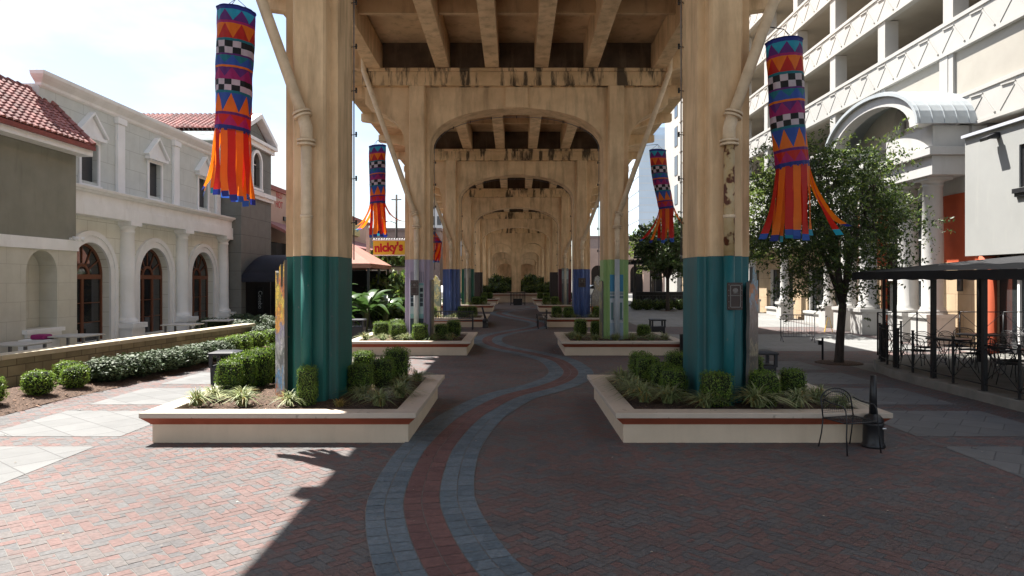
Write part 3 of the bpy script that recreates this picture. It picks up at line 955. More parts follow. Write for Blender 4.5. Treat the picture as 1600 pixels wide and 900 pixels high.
def add_leaves(mb, Cn, Nrm, l, w, rs, mi=0, droop=0.0):
    D = unit(rs.normal(size=Cn.shape) + np.array([0, 0, -droop]))
    D = unit(D - Nrm * (np.sum(D * Nrm, 1, keepdims=True)) * 0.75)
    T = unit(np.cross(Nrm, D))
    v = leaf_quads(Cn, D, T, l, w)
    b = len(mb.v)
    mb.v.extend(map(tuple, v.tolist()))
    n = len(Cn)
    mb.f.extend([(b + 4 * i, b + 4 * i + 1, b + 4 * i + 2, b + 4 * i + 3) for i in range(n)])
    mis = [mi] * n if np.isscalar(mi) else list(mi)
    mb.m.extend(mis); mb.s.extend([False] * n)


def superball(d, e):
    return d / (np.sum(np.abs(d) ** e, 1, keepdims=True) ** (1 / e))


def boxwood_mesh(seed, e=4.0, n=4600, leaf=0.055, mats=None, rough=0.06, core=0.86, shape=None):
    """clipped shrub filling the unit box -0.5..0.5, z 0..1"""
    rs = np.random.default_rng(seed)
    d = unit(rs.normal(size=(n, 3)))
    p = superball(d, e)
    lump = 1 + 0.05 * np.sin(p[:, :1] * 5 + seed) * np.cos(p[:, 1:2] * 4 + seed * 2) + 0.04 * np.sin(p[:, 2:3] * 6 + seed)
    inset = 1 - rs.random((n, 1)) ** 2 * 0.22 + rs.normal(size=(n, 1)) * rough
    pos = p * 0.5 * lump * inset
    pos[:, 2] += 0.5
    keep = pos[:, 2] > 0.06
    pos, nn = pos[keep], d[keep]
    low = np.clip((pos[:, 2] - 0.05) / 0.25, 0, 1)
    pos[:, 0] *= 0.82 + 0.18 * low; pos[:, 1] *= 0.82 + 0.18 * low
    nrm = unit(nn + rs.normal(size=nn.shape) * 0.55)
    mb = MB()
    sz = leaf * (0.6 + 0.8 * rs.random(len(pos)))
    mi = (rs.random(len(pos)) < 0.3).astype(int)
    add_leaves(mb, pos, nrm, sz, sz * 0.55, rs, mi)
    # dark solid core, added inside the leaves to block light
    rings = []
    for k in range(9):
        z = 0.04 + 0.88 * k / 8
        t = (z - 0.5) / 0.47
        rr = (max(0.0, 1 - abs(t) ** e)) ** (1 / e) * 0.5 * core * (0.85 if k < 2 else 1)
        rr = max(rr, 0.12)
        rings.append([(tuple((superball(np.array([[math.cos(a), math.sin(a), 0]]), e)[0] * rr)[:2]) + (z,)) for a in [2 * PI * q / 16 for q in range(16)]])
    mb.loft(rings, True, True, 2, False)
    return mb


BW = []
for sd in range(3):
    o = boxwood_mesh(20 + sd, e=5.5).build('boxwood_shrub', [M_BOX, M_BOXD, M_BOXCORE], recalc=False)
    BW.append(o)
used = set()


def put(protos, idx, x, y, z, w, d, h, rz, label, cat, group, name=None):
    o = protos[idx % len(protos)]
    if o.name in used:
        o = o.copy(); C.objects.link(o)
    used.add(o.name)
    o.location = (x, y, z)
    o.scale = (w, d, h)
    o.rotation_euler = (0, 0, rz)
    tag(o, label, cat, group, 'thing')
    return o


gB = 'clipped shrubs in the planters'
FL = 'front planter left of the path'
FR = 'front planter right of the path'
rr = random.Random(8)
bw_list = [
    # x, y, w, d, h, label
    (-4.92, 11.75, .40, .40, .60, 'light green clipped shrub at the near end of the hedge left of the teal pier'),
    (-4.88, 12.2, .42, .44, .66, 'second clipped shrub from the front in the hedge left of the teal pier'),
    (-4.78, 12.7, .46, .46, .70, 'third clipped shrub from the front in the hedge left of the teal pier'),
    (-4.66, 13.25, .46, .44, .72, 'rear clipped shrub of the hedge behind the mosaic on the teal pier'),
    (-3.27, 10.72, .28, .28, .62, 'narrow upright sunlit shrub standing before the pipe of the teal pier'),
    (-2.72, 11.95, .44, .42, .52, 'dark clipped shrub close on the right of the teal pier'),
    (-2.45, 12.55, .42, .42, .56, 'middle dark shrub of three right of the teal pier'),
    (-2.30, 13.2, .46, .44, .66, 'tallest dark shrub behind the others right of the teal pier'),
    (-2.95, 13.25, .40, .36, .60, 'dark shrub half hidden behind the teal pier'),
    (2.42, 13.25, .46, .42, .58, 'rear shrub of the dark hedge left of the blue green pier'),
    (2.45, 12.65, .42, .42, .57, 'second shrub from the back in the hedge left of the blue green pier'),
    (2.58, 12.05, .42, .42, .52, 'third shrub from the back in the hedge left of the blue green pier'),
    (2.64, 11.45, .42, .42, .50, 'front shrub of the dark hedge left of the blue green pier'),
    (3.12, 13.3, .44, .4, .58, 'dark shrub half hidden behind the blue green pier'),
    (3.14, 10.72, .52, .42, .54, 'wide clipped shrub before the pipe of the blue green pier'),
    (3.92, 10.80, .50, .42, .54, 'wide clipped shrub in front of the blue mosaic figure'),
    (4.66, 11.5, .38, .38, .48, 'bright topped square shrub behind the wire chair'),
    (4.55, 13.2, .42, .40, .52, 'clipped shrub beside the black bin behind the blue green pier'),
]
for k, (x, y, w, d, h, lab) in enumerate(bw_list):
    put(BW, k, x, y, 0.40, w * 1.0, d * 1.0, h, rr.uniform(0, 6) // 1.5707 * 1.5707 + rr.uniform(-.15, .15), lab, 'shrub', gB)
b2 = [(-4.72, 24.0, .56, .5, .56, 'sunlit clipped shrub at the left end of the lavender pier planter'),
      (-4.35, 24.9, .5, .5, .58, 'clipped shrub at the back of the lavender pier planter'),
      (-3.98, 23.2, .54, .5, .56, 'sunlit clipped shrub close on the left of the lavender pier'),
      (-3.17, 22.62, .5, .44, .58, 'square clipped shrub right in front of the lavender pier'),
      (-2.55, 23.4, .46, .46, .52, 'dark clipped shrub on the right of the lavender pier'),
      (-2.2, 24.1, .5, .46, .60, 'tall dark shrub at the back right of the lavender pier planter'),
      (2.35, 24.8, .44, .44, .60, 'upright dark shrub left of the lime green pier'),
      (2.88, 24.4, .4, .4, .56, 'dark shrub tucked against the left side of the lime green pier'),
      (4.42, 23.6, .44, .44, .48, 'square dark shrub right of the lime green pier')]
for k, (x, y, w, d, h, lab) in enumerate(b2):
    put(BW, k + 1, x, y, 0.35, w, d, h, rr.uniform(-.2, .2), lab, 'shrub', gB)
for n, zs in ((2, 0.42), (3, 0.62), (4, 0.70)):
    for s in (-1, 1):
        for k, (dx, dy) in enumerate([(-1.35, 1.2), (-0.8, 0.6), (0.75, 0.9), (1.2, 1.4)]):
            cx, cy, cz = PL[(n, s)]
            pos = ['outer rear', 'outer front', 'inner front', 'inner rear'] if s < 0 else ['inner rear', 'inner front', 'outer front', 'outer rear']
            put(BW, k + n, cx + dx, cy - 1.885 + dy, cz, .52, .5, .58, rr.uniform(-.2, .2), '%s clipped shrub in the planter of the %s pier' % (pos[k], {(2, -1): 'blue (bench side)', (2, 1): 'blue (table side)', (3, -1): 'dark green', (3, 1): 'maroon', (4, -1): 'black (left hand)', (4, 1): 'black (right hand)'}[(n, s)]), 'shrub', gB)


def tuft_mesh(seed, n=170, mat_dry=0.10, lmax=0.56, white=0.0):
    rs = random.Random(seed)
    mb = MB()
    for _ in range(n):
        a = rs.uniform(0, 2 * PI)
        L_ = rs.uniform(0.45, 1.0) * lmax
        out = rs.uniform(0.25, 1.0)
        w = rs.uniform(0.005, 0.0095)
        bx, by = rs.uniform(-.05, .05), rs.uniform(-.05, .05)
        dx, dy = math.cos(a), math.sin(a)
        pts = []
        for t in (0, 0.3, 0.6, 0.82, 1.0):
            hor = out * L_ * (0.2 * t + 0.75 * t * t)
            zz = L_ * (1.05 * t - (0.35 + 0.65 * out) * t * t * 0.95)
            pts.append((bx + dx * hor, by + dy * hor, max(0.01, zz)))
        v = []
        for k, p in enumerate(pts):
            ww = w * (1 - (k / 4.0) ** 3 * 0.9)
            v += [(p[0] - dy * ww, p[1] + dx * ww, p[2]), (p[0] + dy * ww, p[1] - dx * ww, p[2])]
        mb.add(v, [(2 * k, 2 * k + 1, 2 * k + 3, 2 * k + 2) for k in range(4)], 1 if rs.random() < mat_dry else 0, False)
    return mb


TU = [tuft_mesh(40 + k).build('liriope_tuft', [M_LIRI, M_LIRID], recalc=False) for k in range(3)]
TUD = [tuft_mesh(60, 60, 0.85, 0.34).build('liriope_tuft', [M_LIRI, M_LIRID], recalc=False)]
gT = 'grass like tufts in the planters'
t1 = [(-4.95, 10.62, 1.0, 'striped grassy tuft in the near left corner of the teal pier planter'),
      (-4.95, 11.2, .95, 'striped grassy tuft just in front of the light green hedge end'),
      (-4.55, 11.35, .8, 'small grassy tuft behind the corner tufts of the teal pier planter'),
      (-4.25, 10.62, 1.05, 'striped grassy tuft by the front rim, midway from the corner to the teal pier'),
      (-3.52, 10.62, .85, 'sunlit grassy tuft at the foot of the mosaic and pipe of the teal pier'),
      (-2.5, 11.2, 1.1, 'shaded grassy tuft between the dark shrubs and the front rim'),
      (-2.12, 10.62, 1.1, 'grassy tuft by the front rim near the path corner of the teal pier planter'),
      (-1.92, 11.35, 1.1, 'grassy tuft by the path side rim of the teal pier planter'),
      (-2.05, 12.4, 1.0, 'grassy tuft by the path side rim behind the nearer two'),
      (-1.9, 13.2, .95, 'rearmost grassy tuft by the path side rim of the teal pier planter'),
      (2.0, 12.9, 1.2, 'rearmost dark grassy tuft by the left rim of the blue green pier planter'),
      (1.95, 12.2, 1.25, 'second tuft from the back by the left rim of the blue green pier planter'),
      (2.0, 11.55, 1.25, 'third tuft from the back by the left rim of the blue green pier planter'),
      (2.05, 10.95, 1.2, 'grassy tuft in the near left corner of the blue green pier planter'),
      (2.42, 10.85, 1.2, 'grassy tuft next to the corner one before the dark hedge'),
      (2.92, 10.5, 1.15, 'grassy tuft before the blue green pier, left of the pipe'),
      (3.72, 10.5, 1.45, 'largest grassy tuft, by the front rim below the blue mosaic figure'),
      (4.36, 10.55, 1.15, 'grassy tuft by the front rim just left of the wire chair'),
      (4.85, 11.0, 1.1, 'grassy tuft seen over the back of the wire chair'),
      (5.0, 10.5, .95, 'grassy tuft in the corner behind the wire chair')]
for k, (x, y, sc, lab) in enumerate(t1):
    put(TU, k, x, y, 0.43, sc * 1.12, sc * 1.12, sc * rr.uniform(.9, 1.1), rr.uniform(0, 6), lab, 'grass tuft', gT)
put(TUD, 0, -2.76, 10.68, 0.405, 1, 1, .9, 1.0, 'dry yellow tuft by the front rim right of the teal pier', 'grass tuft', gT)
t2 = [(-5.0, 22.75, 'near left corner'), (-4.4, 22.62, 'front rim, left of the pier'), (-3.65, 22.62, 'front rim at the pier foot'), (-2.75, 22.62, 'front rim right of the pier'), (-2.2, 22.9, 'path side corner')]
for k, (x, y, lab) in enumerate(t2):
    put(TU, k + 1, x, y, 0.355, 1.25, 1.25, 1.1, rr.uniform(0, 6), 'grassy tuft at the %s in the lavender pier planter' % lab, 'grass tuft', gT)
t2 = [(1.95, 23.6, 'path side rim'), (2.1, 22.8, 'path side corner'), (2.6, 22.6, 'front rim left of centre'), (3.3, 22.6, 'foot of the pier'), (3.9, 22.7, 'front rim right of centre'), (4.5, 22.7, 'front rim far right'), (5.0, 23.0, 'outer corner')]
for k, (x, y, lab) in enumerate(t2):
    put(TU, k, x, y, 0.355, 1.3, 1.3, 1.1, rr.uniform(0, 6), 'dark grassy tuft at the %s in the lime pier planter' % lab, 'grass tuft', gT)
for n in (2, 3):
    for s in (-1, 1):
        cx, cy, cz = PL[(n, s)]
        for k, dx in enumerate((-1.3, -0.55, 0.4, 1.3)):
            nm = {(2, -1): 'blue pier planter by the bench', (2, 1): 'right hand blue pier planter', (3, -1): 'dark green pier planter', (3, 1): 'maroon pier planter'}[(n, s)]
            put(TU, k + n, cx + dx, cy - 1.45, cz, 1.4, 1.4, 1.15, rr.uniform(0, 6), '%s front tuft from the left in the %s' % (ORD[k], nm), 'grass tuft', gT)

# foliage in the far long planter: separate leafy bushes
LB = []
for sd in range(2):
    LB.append(boxwood_mesh(70 + sd, e=2.3, n=1100, leaf=0.16, rough=0.12, core=0.7).build('leafy_bush', [M_TREE, M_TREEL, M_BOXCORE], recalc=False))
for k, bx in enumerate((-3.2, -2.2, -1.3, 1.5, 2.5, 3.4)):
    put(LB, k, bx, 67.5 + (k % 2) * 0.8, 1.05, 1.3, 1.3, 0.75 + 0.35 * ((k * 7) % 3) / 2, k * 1.3, '%s dark leafy bush from the left above the far planter wall' % ORD[k], 'bush', 'bushes in the far planter')
for k in range(7):
    put(LB, k + 1, -3.4 + 1.25 * k, 74.5 + (k % 3) * 0.5, .4, 1.8, 1.8, 1.9 + 0.5 * ((k * 5) % 3) / 2, k * 2.1, '%s bush from the left in the row behind the far planter' % ORD[k], 'bush', 'bushes in the far planter')

# ------------------------------------------------------------------ planting bed, terrace wall and hedge on the left
def wall_x(y):
    return -11.36 + (y - 15.6) * 0.126


mb = MB()
sheet(mb, 3.0, 28.5, lambda y: wall_x(y) + 0.05, lambda y: -9.07 + (y - 12) * 0.071 + 0.05 * math.sin(y * 1.7), 0.012, step=0.25)
v = mb.v
mb2 = MB()
ys = yrange(3.0, 28.5, 0.2)
N_ = 12
vv = []
rs = random.Random(2)
for y in ys:
    xa, xb = wall_x(y) + 0.03, -9.10 + (y - 12) * 0.071 + 0.06 * math.sin(y * 1.7)
    for i in range(N_ + 1):
        t = i / N_
        vv.append((xa + (xb - xa) * t, y, G(y) + 0.012 + 0.10 * math.sin(PI * min(1, (1 - t) * 2.2 / 2 + 0.0)) ** 0.8 * (1 if t < 1 else 0) + rs.uniform(-.012, .012)))
mb2.add(vv, [(j * (N_ + 1) + i, j * (N_ + 1) + i + 1, (j + 1) * (N_ + 1) + i + 1, (j + 1) * (N_ + 1) + i) for j in range(len(ys) - 1) for i in range(N_)], 0, True)
for _ in range(2600):
    y = rs.uniform(9, 24); xa, xb = wall_x(y) + 0.1, -9.05 + (y - 12) * 0.071
    t = rs.uniform(0, 1.03); x = xa + (xb - xa) * t
    z = G(y) + 0.02 + 0.10 * max(0, math.sin(PI * min(1, (1 - min(t, 1)) * 1.1))) ** 0.8
    a = rs.uniform(0, PI); l, w = rs.uniform(0.015, 0.04), rs.uniform(0.006, 0.014)
    dx, dy = math.cos(a), math.sin(a)
    mb2.add([(x - dx * l - dy * w, y - dy * l + dx * w, z), (x + dx * l - dy * w, y + dy * l + dx * w, z + rs.uniform(0, .015)), (x + dx * l + dy * w, y + dy * l - dx * w, z + 0.01), (x - dx * l + dy * w, y - dy * l - dx * w, z + 0.004)], [(0, 1, 2, 3)], rs.random() < 0.6)
tag(mb2.build('planting_bed', [M_MULCH, MATS['bark_chip']], recalc=False), 'bed of reddish bark mulch along the stone wall', 'planting bed', kind='structure')

root = empty('terrace_wall', (wall_x(18), 18, 0), 'low stone block wall with pale coping along the restaurant terrace', 'wall')
mb = MB()
ya, yb = 4.0, 25.7
pts = [(wall_x(ya) - 0.16, ya), (wall_x(ya) + 0.16, ya), (wall_x(yb) + 0.16, yb), (wall_x(yb) - 0.16, yb)]
mb.prism(pts, -0.1, 0.635, 'z')
mb.build('wall_body', M_STONEWALL, root, world=True)
for k in range(6):
    a, b = ya - .05 + k * 3.65, ya - .05 + (k + 1) * 3.65 - 0.02
    mb = MB()
    mb.prism([(wall_x(a) - 0.23, a), (wall_x(a) + 0.23, a), (wall_x(b) + 0.23, b), (wall_x(b) - 0.23, b)], 0.637, 0.745, 'z')
    mb.build('coping', M_COPING, root, world=True, bevel=0.012)

HO = []
for sd in range(2):
    HO.append(boxwood_mesh(90 + sd, e=2.5, n=2600, leaf=0.085, rough=0.07, core=0.84).build('holly_bush', [M_HOLLY, M_HOLLY, M_BOXCORE], recalc=False))
BR = []
for sd in range(2):
    BR.append(boxwood_mesh(110 + sd, e=2.8, n=2200, leaf=0.075, rough=0.05).build('boxwood_shrub', [M_BOX, M_BOX, M_BOXCORE], recalc=False))
gh = 'bushes along the terrace wall'
row = [(-9.75, 12.55, .60, .56, 'b', 'round bright green shrub at the left picture edge of the mulch bed'),
       (-9.62, 13.75, .54, .52, 'b', 'second round bright green shrub from the left edge of the mulch bed'),
       (-9.50, 14.7, .54, .50, 'b', 'third round green shrub, in front of its twin by the wall'),
       (-10.0, 15.25, .56, .54, 'b', 'round green shrub set back against the wall beside the first holly'),
       (-9.42, 15.75, .98, .55, 'h', 'first glossy holly bush after the round shrubs'),
       (-9.25, 16.65, .98, .55, 'h', 'second glossy holly bush in the row by the stone wall'),
       (-9.12, 17.55, .95, .55, 'h', 'third glossy holly bush in the row by the stone wall'),
       (-9.02, 18.45, .92, .55, 'h', 'fourth glossy holly bush in the row by the stone wall'),
       (-8.98, 19.4, .92, .55, 'h', 'fifth glossy holly bush, above the black bin'),
       (-8.95, 20.35, .9, .55, 'h', 'last glossy holly bush before the bright clipped shrubs'),
       (-9.0, 21.35, .75, .6, 'b', 'first bright clipped shrub after the hollies'),
       (-9.05, 22.4, .75, .6, 'b', 'second bright clipped shrub after the hollies'),
       (-8.95, 23.5, .75, .6, 'b', 'third bright clipped shrub, near the end of the stone wall'),
       (-8.75, 24.7, .75, .6, 'b', 'fourth bright clipped shrub, left of the mosaic panel'),
       (-9.5, 25.6, .9, .62, 'h', 'dull green bush by the end of the stone wall'),
       (-8.6, 26.0, .9, .6, 'h', 'bush just beyond the clipped shrubs at the bed end')]
nb = nh = 0
for (x, y, w, h, kd, lab) in row:
    if kd == 'b':
        put(BR, nb, x, y, G(y) + 0.06, w, w, h, y, lab, 'shrub', gh); nb += 1
    else:
        put(HO, nh, x, y, G(y) + 0.06, w, w * 1.1, h, y, lab, 'bush', gh); nh += 1
# low hedge beyond the wall end
for k, (x, y) in enumerate([(-10.9, 27.4), (-11.9, 28.0), (-12.8, 28.6), (-9.8, 28.0), (-9.2, 29.0), (-11.3, 30.5), (-12.6, 31.5)]):
    put(HO, k, x, y, G(y), 1.25, 1.1, .78, k * 1.1, '%s low hedge bush before the navy awning, from the left wall end' % ORD[k], 'bush', 'low hedge before the awning')

# ------------------------------------------------------------------ windsocks
def nylon(name, c):
    return mk(name, c, tuple(q * 0.85 for q in c), rough=0.5, scale=6, transl=0.45, tcol=tuple(min(1, q * 1.25) for q in c), bump=0.35, bscale=11)


NY = {k: nylon('nylon_' + k, c) for k, c in dict(navy=(0.02, 0.035, 0.24), blue=(0.03, 0.10, 0.42), cyan=(0.02, 0.33, 0.48), teal=(0.01, 0.19, 0.24), purple=(0.12, 0.02, 0.18), magenta=(0.38, 0.015, 0.15),
                                                 orange=(0.80, 0.19, 0.01), red=(0.52, 0.02, 0.012), black=(0.012, 0.012, 0.014), white=(0.62, 0.56, 0.60)).items()}
NYK = list(NY)
BANDS = [(0, .035, 's', 'navy', 'navy'), (.035, .125, 'd', 'purple', 'cyan'), (.125, .145, 's', 'magenta', 'magenta'), (.145, .265, 'd', 'red', 'orange'), (.265, .285, 's', 'teal', 'teal'),
         (.285, .385, 'c', 'black', 'white'), (.385, .40, 's', 'purple', 'purple'), (.40, .46, 'u', 'teal', 'blue'), (.46, .478, 's', 'blue', 'blue'), (.478, .495, 's', 'orange', 'orange'), (.495, .57, 'u', 'purple', 'magenta'),
         (.57, .59, 's', 'magenta', 'magenta'), (.59, .68, 'c', 'black', 'white'), (.68, .70, 's', 'teal', 'teal'), (.70, .85, 'u', 'blue', 'orange'), (.85, .872, 's', 'purple', 'purple'), (.872, .955, 'u', 'red', 'magenta'), (.955, 1.0, 's', 'navy', 'navy')]


def windsock(top, length, rad, lean, label, seed, tails, arm_from, tlen=1.15):
    """top: centre of the upper hoop; lean: sideways shift (dx, dy) of the lower end"""
    rs = random.Random(seed)
    root = empty('windsock', top, label, 'windsock', 'striped windsocks hanging from the drain pipes')
    M_ = 84

    def ctr(t):
        return Vector((lean[0] * (0.35 * t + 0.65 * t * t), lean[1] * t, -length * t))

    def pt(t, a):
        c = ctr(t)
        # top hoop hangs slightly askew, cloth wrinkles a little
        r = rad * (1.03 - 0.09 * t + 0.045 * math.sin(3 * a + 5 * t + seed) * math.sin(PI * t) + 0.018 * math.sin(9 * a + 14 * t) + 0.010 * math.sin(17 * a - 23 * t + seed))
        tilt = lean[0] * 0.25 * math.cos(a) * (1 - t) * -0.6 + 0.06 * math.cos(a) * (1 if lean[0] >= 0 else -1) * 0.5
        return c + Vector((r * math.cos(a), r * math.sin(a), tilt))
    mb = MB()
    nt = 8
    A = [2 * PI * k / M_ for k in range(M_ + 1)]

    def strip(ta, tb, cf):
        """quads between boundary curves ta(k), tb(k); colour cf(k)"""
        for k in range(M_):
            q = [(ta(k), A[k]), (ta(k + 1), A[k + 1]), (tb(k + 1), A[k + 1]), (tb(k), A[k])]
            mid = [((q[0][0] + q[3][0]) / 2, A[k]), ((q[1][0] + q[2][0]) / 2, A[k + 1])]
            mb.add([pt(*q[0]), pt(*q[1]), pt(*mid[1]), pt(*mid[0])], [(0, 1, 2, 3)], NYK.index(cf(k)), True)
            mb.add([pt(*mid[0]), pt(*mid[1]), pt(*q[2]), pt(*q[3])], [(0, 1, 2, 3)], NYK.index(cf(k)), True)
    for (a, b, ty, ca, cb_) in BANDS:
        if ty == 's':
            strip(lambda k: a, lambda k: b, lambda k: ca)
        elif ty in 'ud':
            def zig(k, per=12):
                fr = (k % per) / per
                h = 1 - abs(2 * fr - 1)
                e = 0.015
                return (b - (b - a) * (e + (1 - 2 * e) * h)) if ty == 'u' else (a + (b - a) * (e + (1 - 2 * e) * h))
            if ty == 'u':
                strip(lambda k: a, zig, lambda k: ca); strip(zig, lambda k: b, lambda k: cb_)
            else:
                strip(lambda k: a, zig, lambda k: cb_); strip(zig, lambda k: b, lambda k: ca)
        else:
            m = (a + b) / 2
            irr = [0, 1, 0, 0, 1, 0, 1, 1, 0, 1, 0, 1, 0, 0, 1, 0, 1, 1, 0, 1]
            strip(lambda k: a, lambda k: m, lambda k: ca if irr[(k // 6) % 14] == 0 else cb_)
            strip(lambda k: m, lambda k: b, lambda k: cb_ if irr[(k // 6) % 14] == 0 else ca)
    mb.build('sock_body', [NY[k] for k in NYK], root, recalc=False)
    # hoop and cord
    mb = MB()
    mb.tube([pt(0.004, a) for a in A], 0.012, 6)
    mb.build('hoop', NY['navy'], root, recalc=False)
    mb = MB()
    af = Vector(arm_from) - Vector(top)
    for a in (0.5, 2.6, 4.7):
        mb.tube([pt(0.0, a), Vector((0, 0, 0.20))], 0.005, 5)
    mb.tube([Vector((0, 0, 0.20)), af], 0.008, 5)
    mb.build('cord', M_BLACK, root, recalc=False)
    # streamers
    n = len(tails)
    for k, (out, L_, cname) in enumerate(tails):
        a0 = 2 * PI * k / n + 0.1
        p0 = pt(0.985, a0)
        da = PI / n * 1.1
        mb = MB()
        rows = []
        ph = rs.uniform(0, 6)
        segs = 12
        for q in range(segs + 1):
            t = q / segs
            dr = Vector((math.cos(a0), math.sin(a0), 0))
            o = Vector(out) * (0.3 * t + 0.7 * t * t)
            c = p0 + dr * (0.0 + 0.02 * t) + Vector((o.x, o.y, -L_ * t + o.z * t * t))
            tw = a0 + PI / 2 + 0.5 * math.sin(2.2 * t * 2 + ph) * t + (0.5 * t if abs(out[0]) > 0.2 else 0)
            wv = Vector((math.cos(tw), math.sin(tw), 0)) * (0.058 + 0.004 * q / segs)
            wob = Vector((0.012 * math.sin(7 * t + ph), 0.012 * math.cos(6 * t + ph), 0)) * t
            rows.append((c + wob - wv, c + wob + wv))
        v = [p for r_ in rows for p in r_]
        tip = NYK.index(rs.choice(['navy', 'cyan', 'blue', 'blue']))
        for q in range(segs):
            mb.add([rows[q][0], rows[q][1], rows[q + 1][1], rows[q + 1][0]], [(0, 1, 2, 3)], tip if q >= segs - 1 else NYK.index(cname), True)
        mb.build('streamer', [NY[j] for j in NYK], root, recalc=False)


def tailset(n, seed, lean=(0, 0), spread=0.06, L_=1.1, special=()):
    rs = random.Random(seed)
    t = [((lean[0] + rs.uniform(-spread, spread), lean[1] + rs.uniform(-spread, spread), 0.0), L_ * rs.uniform(0.92, 1.04), ['orange', 'red'][k % 2]) for k in range(n)]
    for (k, out, l, c) in special:
        t[k] = (out, l, c)
    return t


windsock((-4.40, 10.75, 6.63), 1.93, 0.275, (-0.06, 0), 'large striped windsock with straight tails left of the teal pier', 1,
         tailset(14, 5, spread=0.03, L_=1.10, special=[(6, (-0.24, -.05, .08), 1.02, 'orange'), (7, (-0.14, -.05, 0), 1.06, 'orange')]), (-4.02, 10.9, 6.9))
windsock((4.26, 10.85, 6.18), 2.02, 0.265, (0.14, 0), 'large striped windsock with flying tails right of the blue green pier', 2,
         tailset(14, 9, spread=0.025, L_=1.16, special=[(0, (0.70, .1, .24), 1.2, 'orange'), (13, (0.42, -.1, .02), 1.14, 'red'), (7, (-0.22, 0, 0.02), 1.14, 'red'), (8, (-0.12, 0, 0), 1.16, 'orange')]), (3.93, 10.9, 6.45))
windsock((-4.62, 22.8, 6.86), 1.95, 0.27, (0.0, 0), 'striped windsock with blown tails above the yellow sign', 3,
         tailset(14, 15, spread=0.10, L_=1.1, special=[(5, (-0.5, 0, .15), .98, 'orange'), (6, (-0.62, 0, .2), .95, 'orange'), (7, (-0.42, 0, .1), 1.0, 'red'), (8, (-0.5, 0.1, .15), 1.0, 'orange'), (0, (0.5, 0, .35), .95, 'red'), (1, (0.75, 0, .3), .9, 'orange')]), (-4.18, 22.9, 7.0))
windsock((4.74, 22.8, 6.72), 1.98, 0.265, (0.30, 0), 'striped windsock leaning right beside the lime green pier', 4,
         tailset(14, 21, spread=0.10, L_=1.12, special=[(6, (-0.5, 0, .02), 1.1, 'red'), (7, (-0.62, 0, .06), 1.12, 'red'), (8, (-0.35, 0, 0), 1.12, 'orange'), (0, (0.75, 0, .35), 1.0, 'orange'), (12, (-.2, 0, 0), 1.1, 'red')]), (4.3, 22.9, 6.9))
windsock((-4.78, 34.7, 6.15), 1.9, 0.26, (0.80, 0), 'small far windsock half hidden behind the lavender pier', 5,
         tailset(12, 27, lean=(-0.25, 0), spread=0.10, L_=1.0), (-4.2, 34.9, 6.5))

# ------------------------------------------------------------------ mosaics on the outer sides of piers
def mosaic_mat(name, stops, scale=14.0, zlo=0.4, zhi=2.7, warp=0.25):
    m = mk(name, (0.3, 0.3, 0.3), rough=0.35)
    nt = m.node_tree; N, L = nt.nodes, nt.links
    bs = N['Principled BSDF']
    tc = N.new('ShaderNodeTexCoord')
    vo = N.new('ShaderNodeTexVoronoi'); vo.inputs['Scale'].default_value = scale
    L.new(tc.outputs['Object'], vo.inputs['Vector'])
    sp = N.new('ShaderNodeSeparateXYZ'); L.new(vo.outputs['Position'], sp.inputs['Vector'])
    no = N.new('ShaderNodeTexNoise'); no.inputs['Scale'].default_value = 3.2; no.inputs['Detail'].default_value = 3
    L.new(vo.outputs['Position'], no.inputs['Vector'])
    dv = N.new('ShaderNodeMapRange'); dv.inputs['From Min'].default_value = zlo * 1.0; dv.inputs['From Max'].default_value = zhi
    L.new(sp.outputs['Z'], dv.inputs['Value'])
    ad = N.new('ShaderNodeMath'); ad.operation = 'MULTIPLY_ADD'; ad.inputs[1].default_value = warp * 2
    sb = N.new('ShaderNodeMath'); sb.operation = 'SUBTRACT'; sb.inputs[1].default_value = 0.5
    L.new(no.outputs['Fac'], sb.inputs[0]); L.new(sb.outputs[0], ad.inputs[0]); L.new(dv.outputs['Result'], ad.inputs[2])
    rp = N.new('ShaderNodeValToRGB'); rp.color_ramp.interpolation = 'CONSTANT'
    el = rp.color_ramp.elements
    while len(el) < len(stops): el.new(0.5)
    for i, (p, c) in enumerate(stops):
        el[i].position = p; el[i].color = (*c, 1)
    L.new(ad.outputs[0], rp.inputs['Fac'])
    hs = N.new('ShaderNodeHueSaturation')
    s2 = N.new('ShaderNodeSeparateColor'); L.new(vo.outputs['Color'], s2.inputs['Color'])
    mr = N.new('ShaderNodeMapRange'); mr.inputs['To Min'].default_value = 0.6; mr.inputs['To Max'].default_value = 1.35
    L.new(s2.outputs['Red'], mr.inputs['Value']); L.new(mr.outputs['Result'], hs.inputs['Value']); L.new(rp.outputs['Color'], hs.inputs['Color'])
    v2 = N.new('ShaderNodeTexVoronoi'); v2.feature = 'DISTANCE_TO_EDGE'; v2.inputs['Scale'].default_value = scale
    L.new(tc.outputs['Object'], v2.inputs['Vector'])
    lt = N.new('ShaderNodeMath'); lt.operation = 'LESS_THAN'; lt.inputs[1].default_value = 0.05
    L.new(v2.outputs['Distance'], lt.inputs[0])
    mx = N.new('ShaderNodeMix'); mx.data_type = 'RGBA'; mx.inputs['B'].default_value = (0.13, 0.12, 0.11, 1)
    L.new(lt.outputs[0], mx.inputs['Factor']); L.new(hs.outputs['Color'], mx.inputs['A'])
    L.new(mx.outputs['Result'], bs.inputs['Base Color'])
    return m


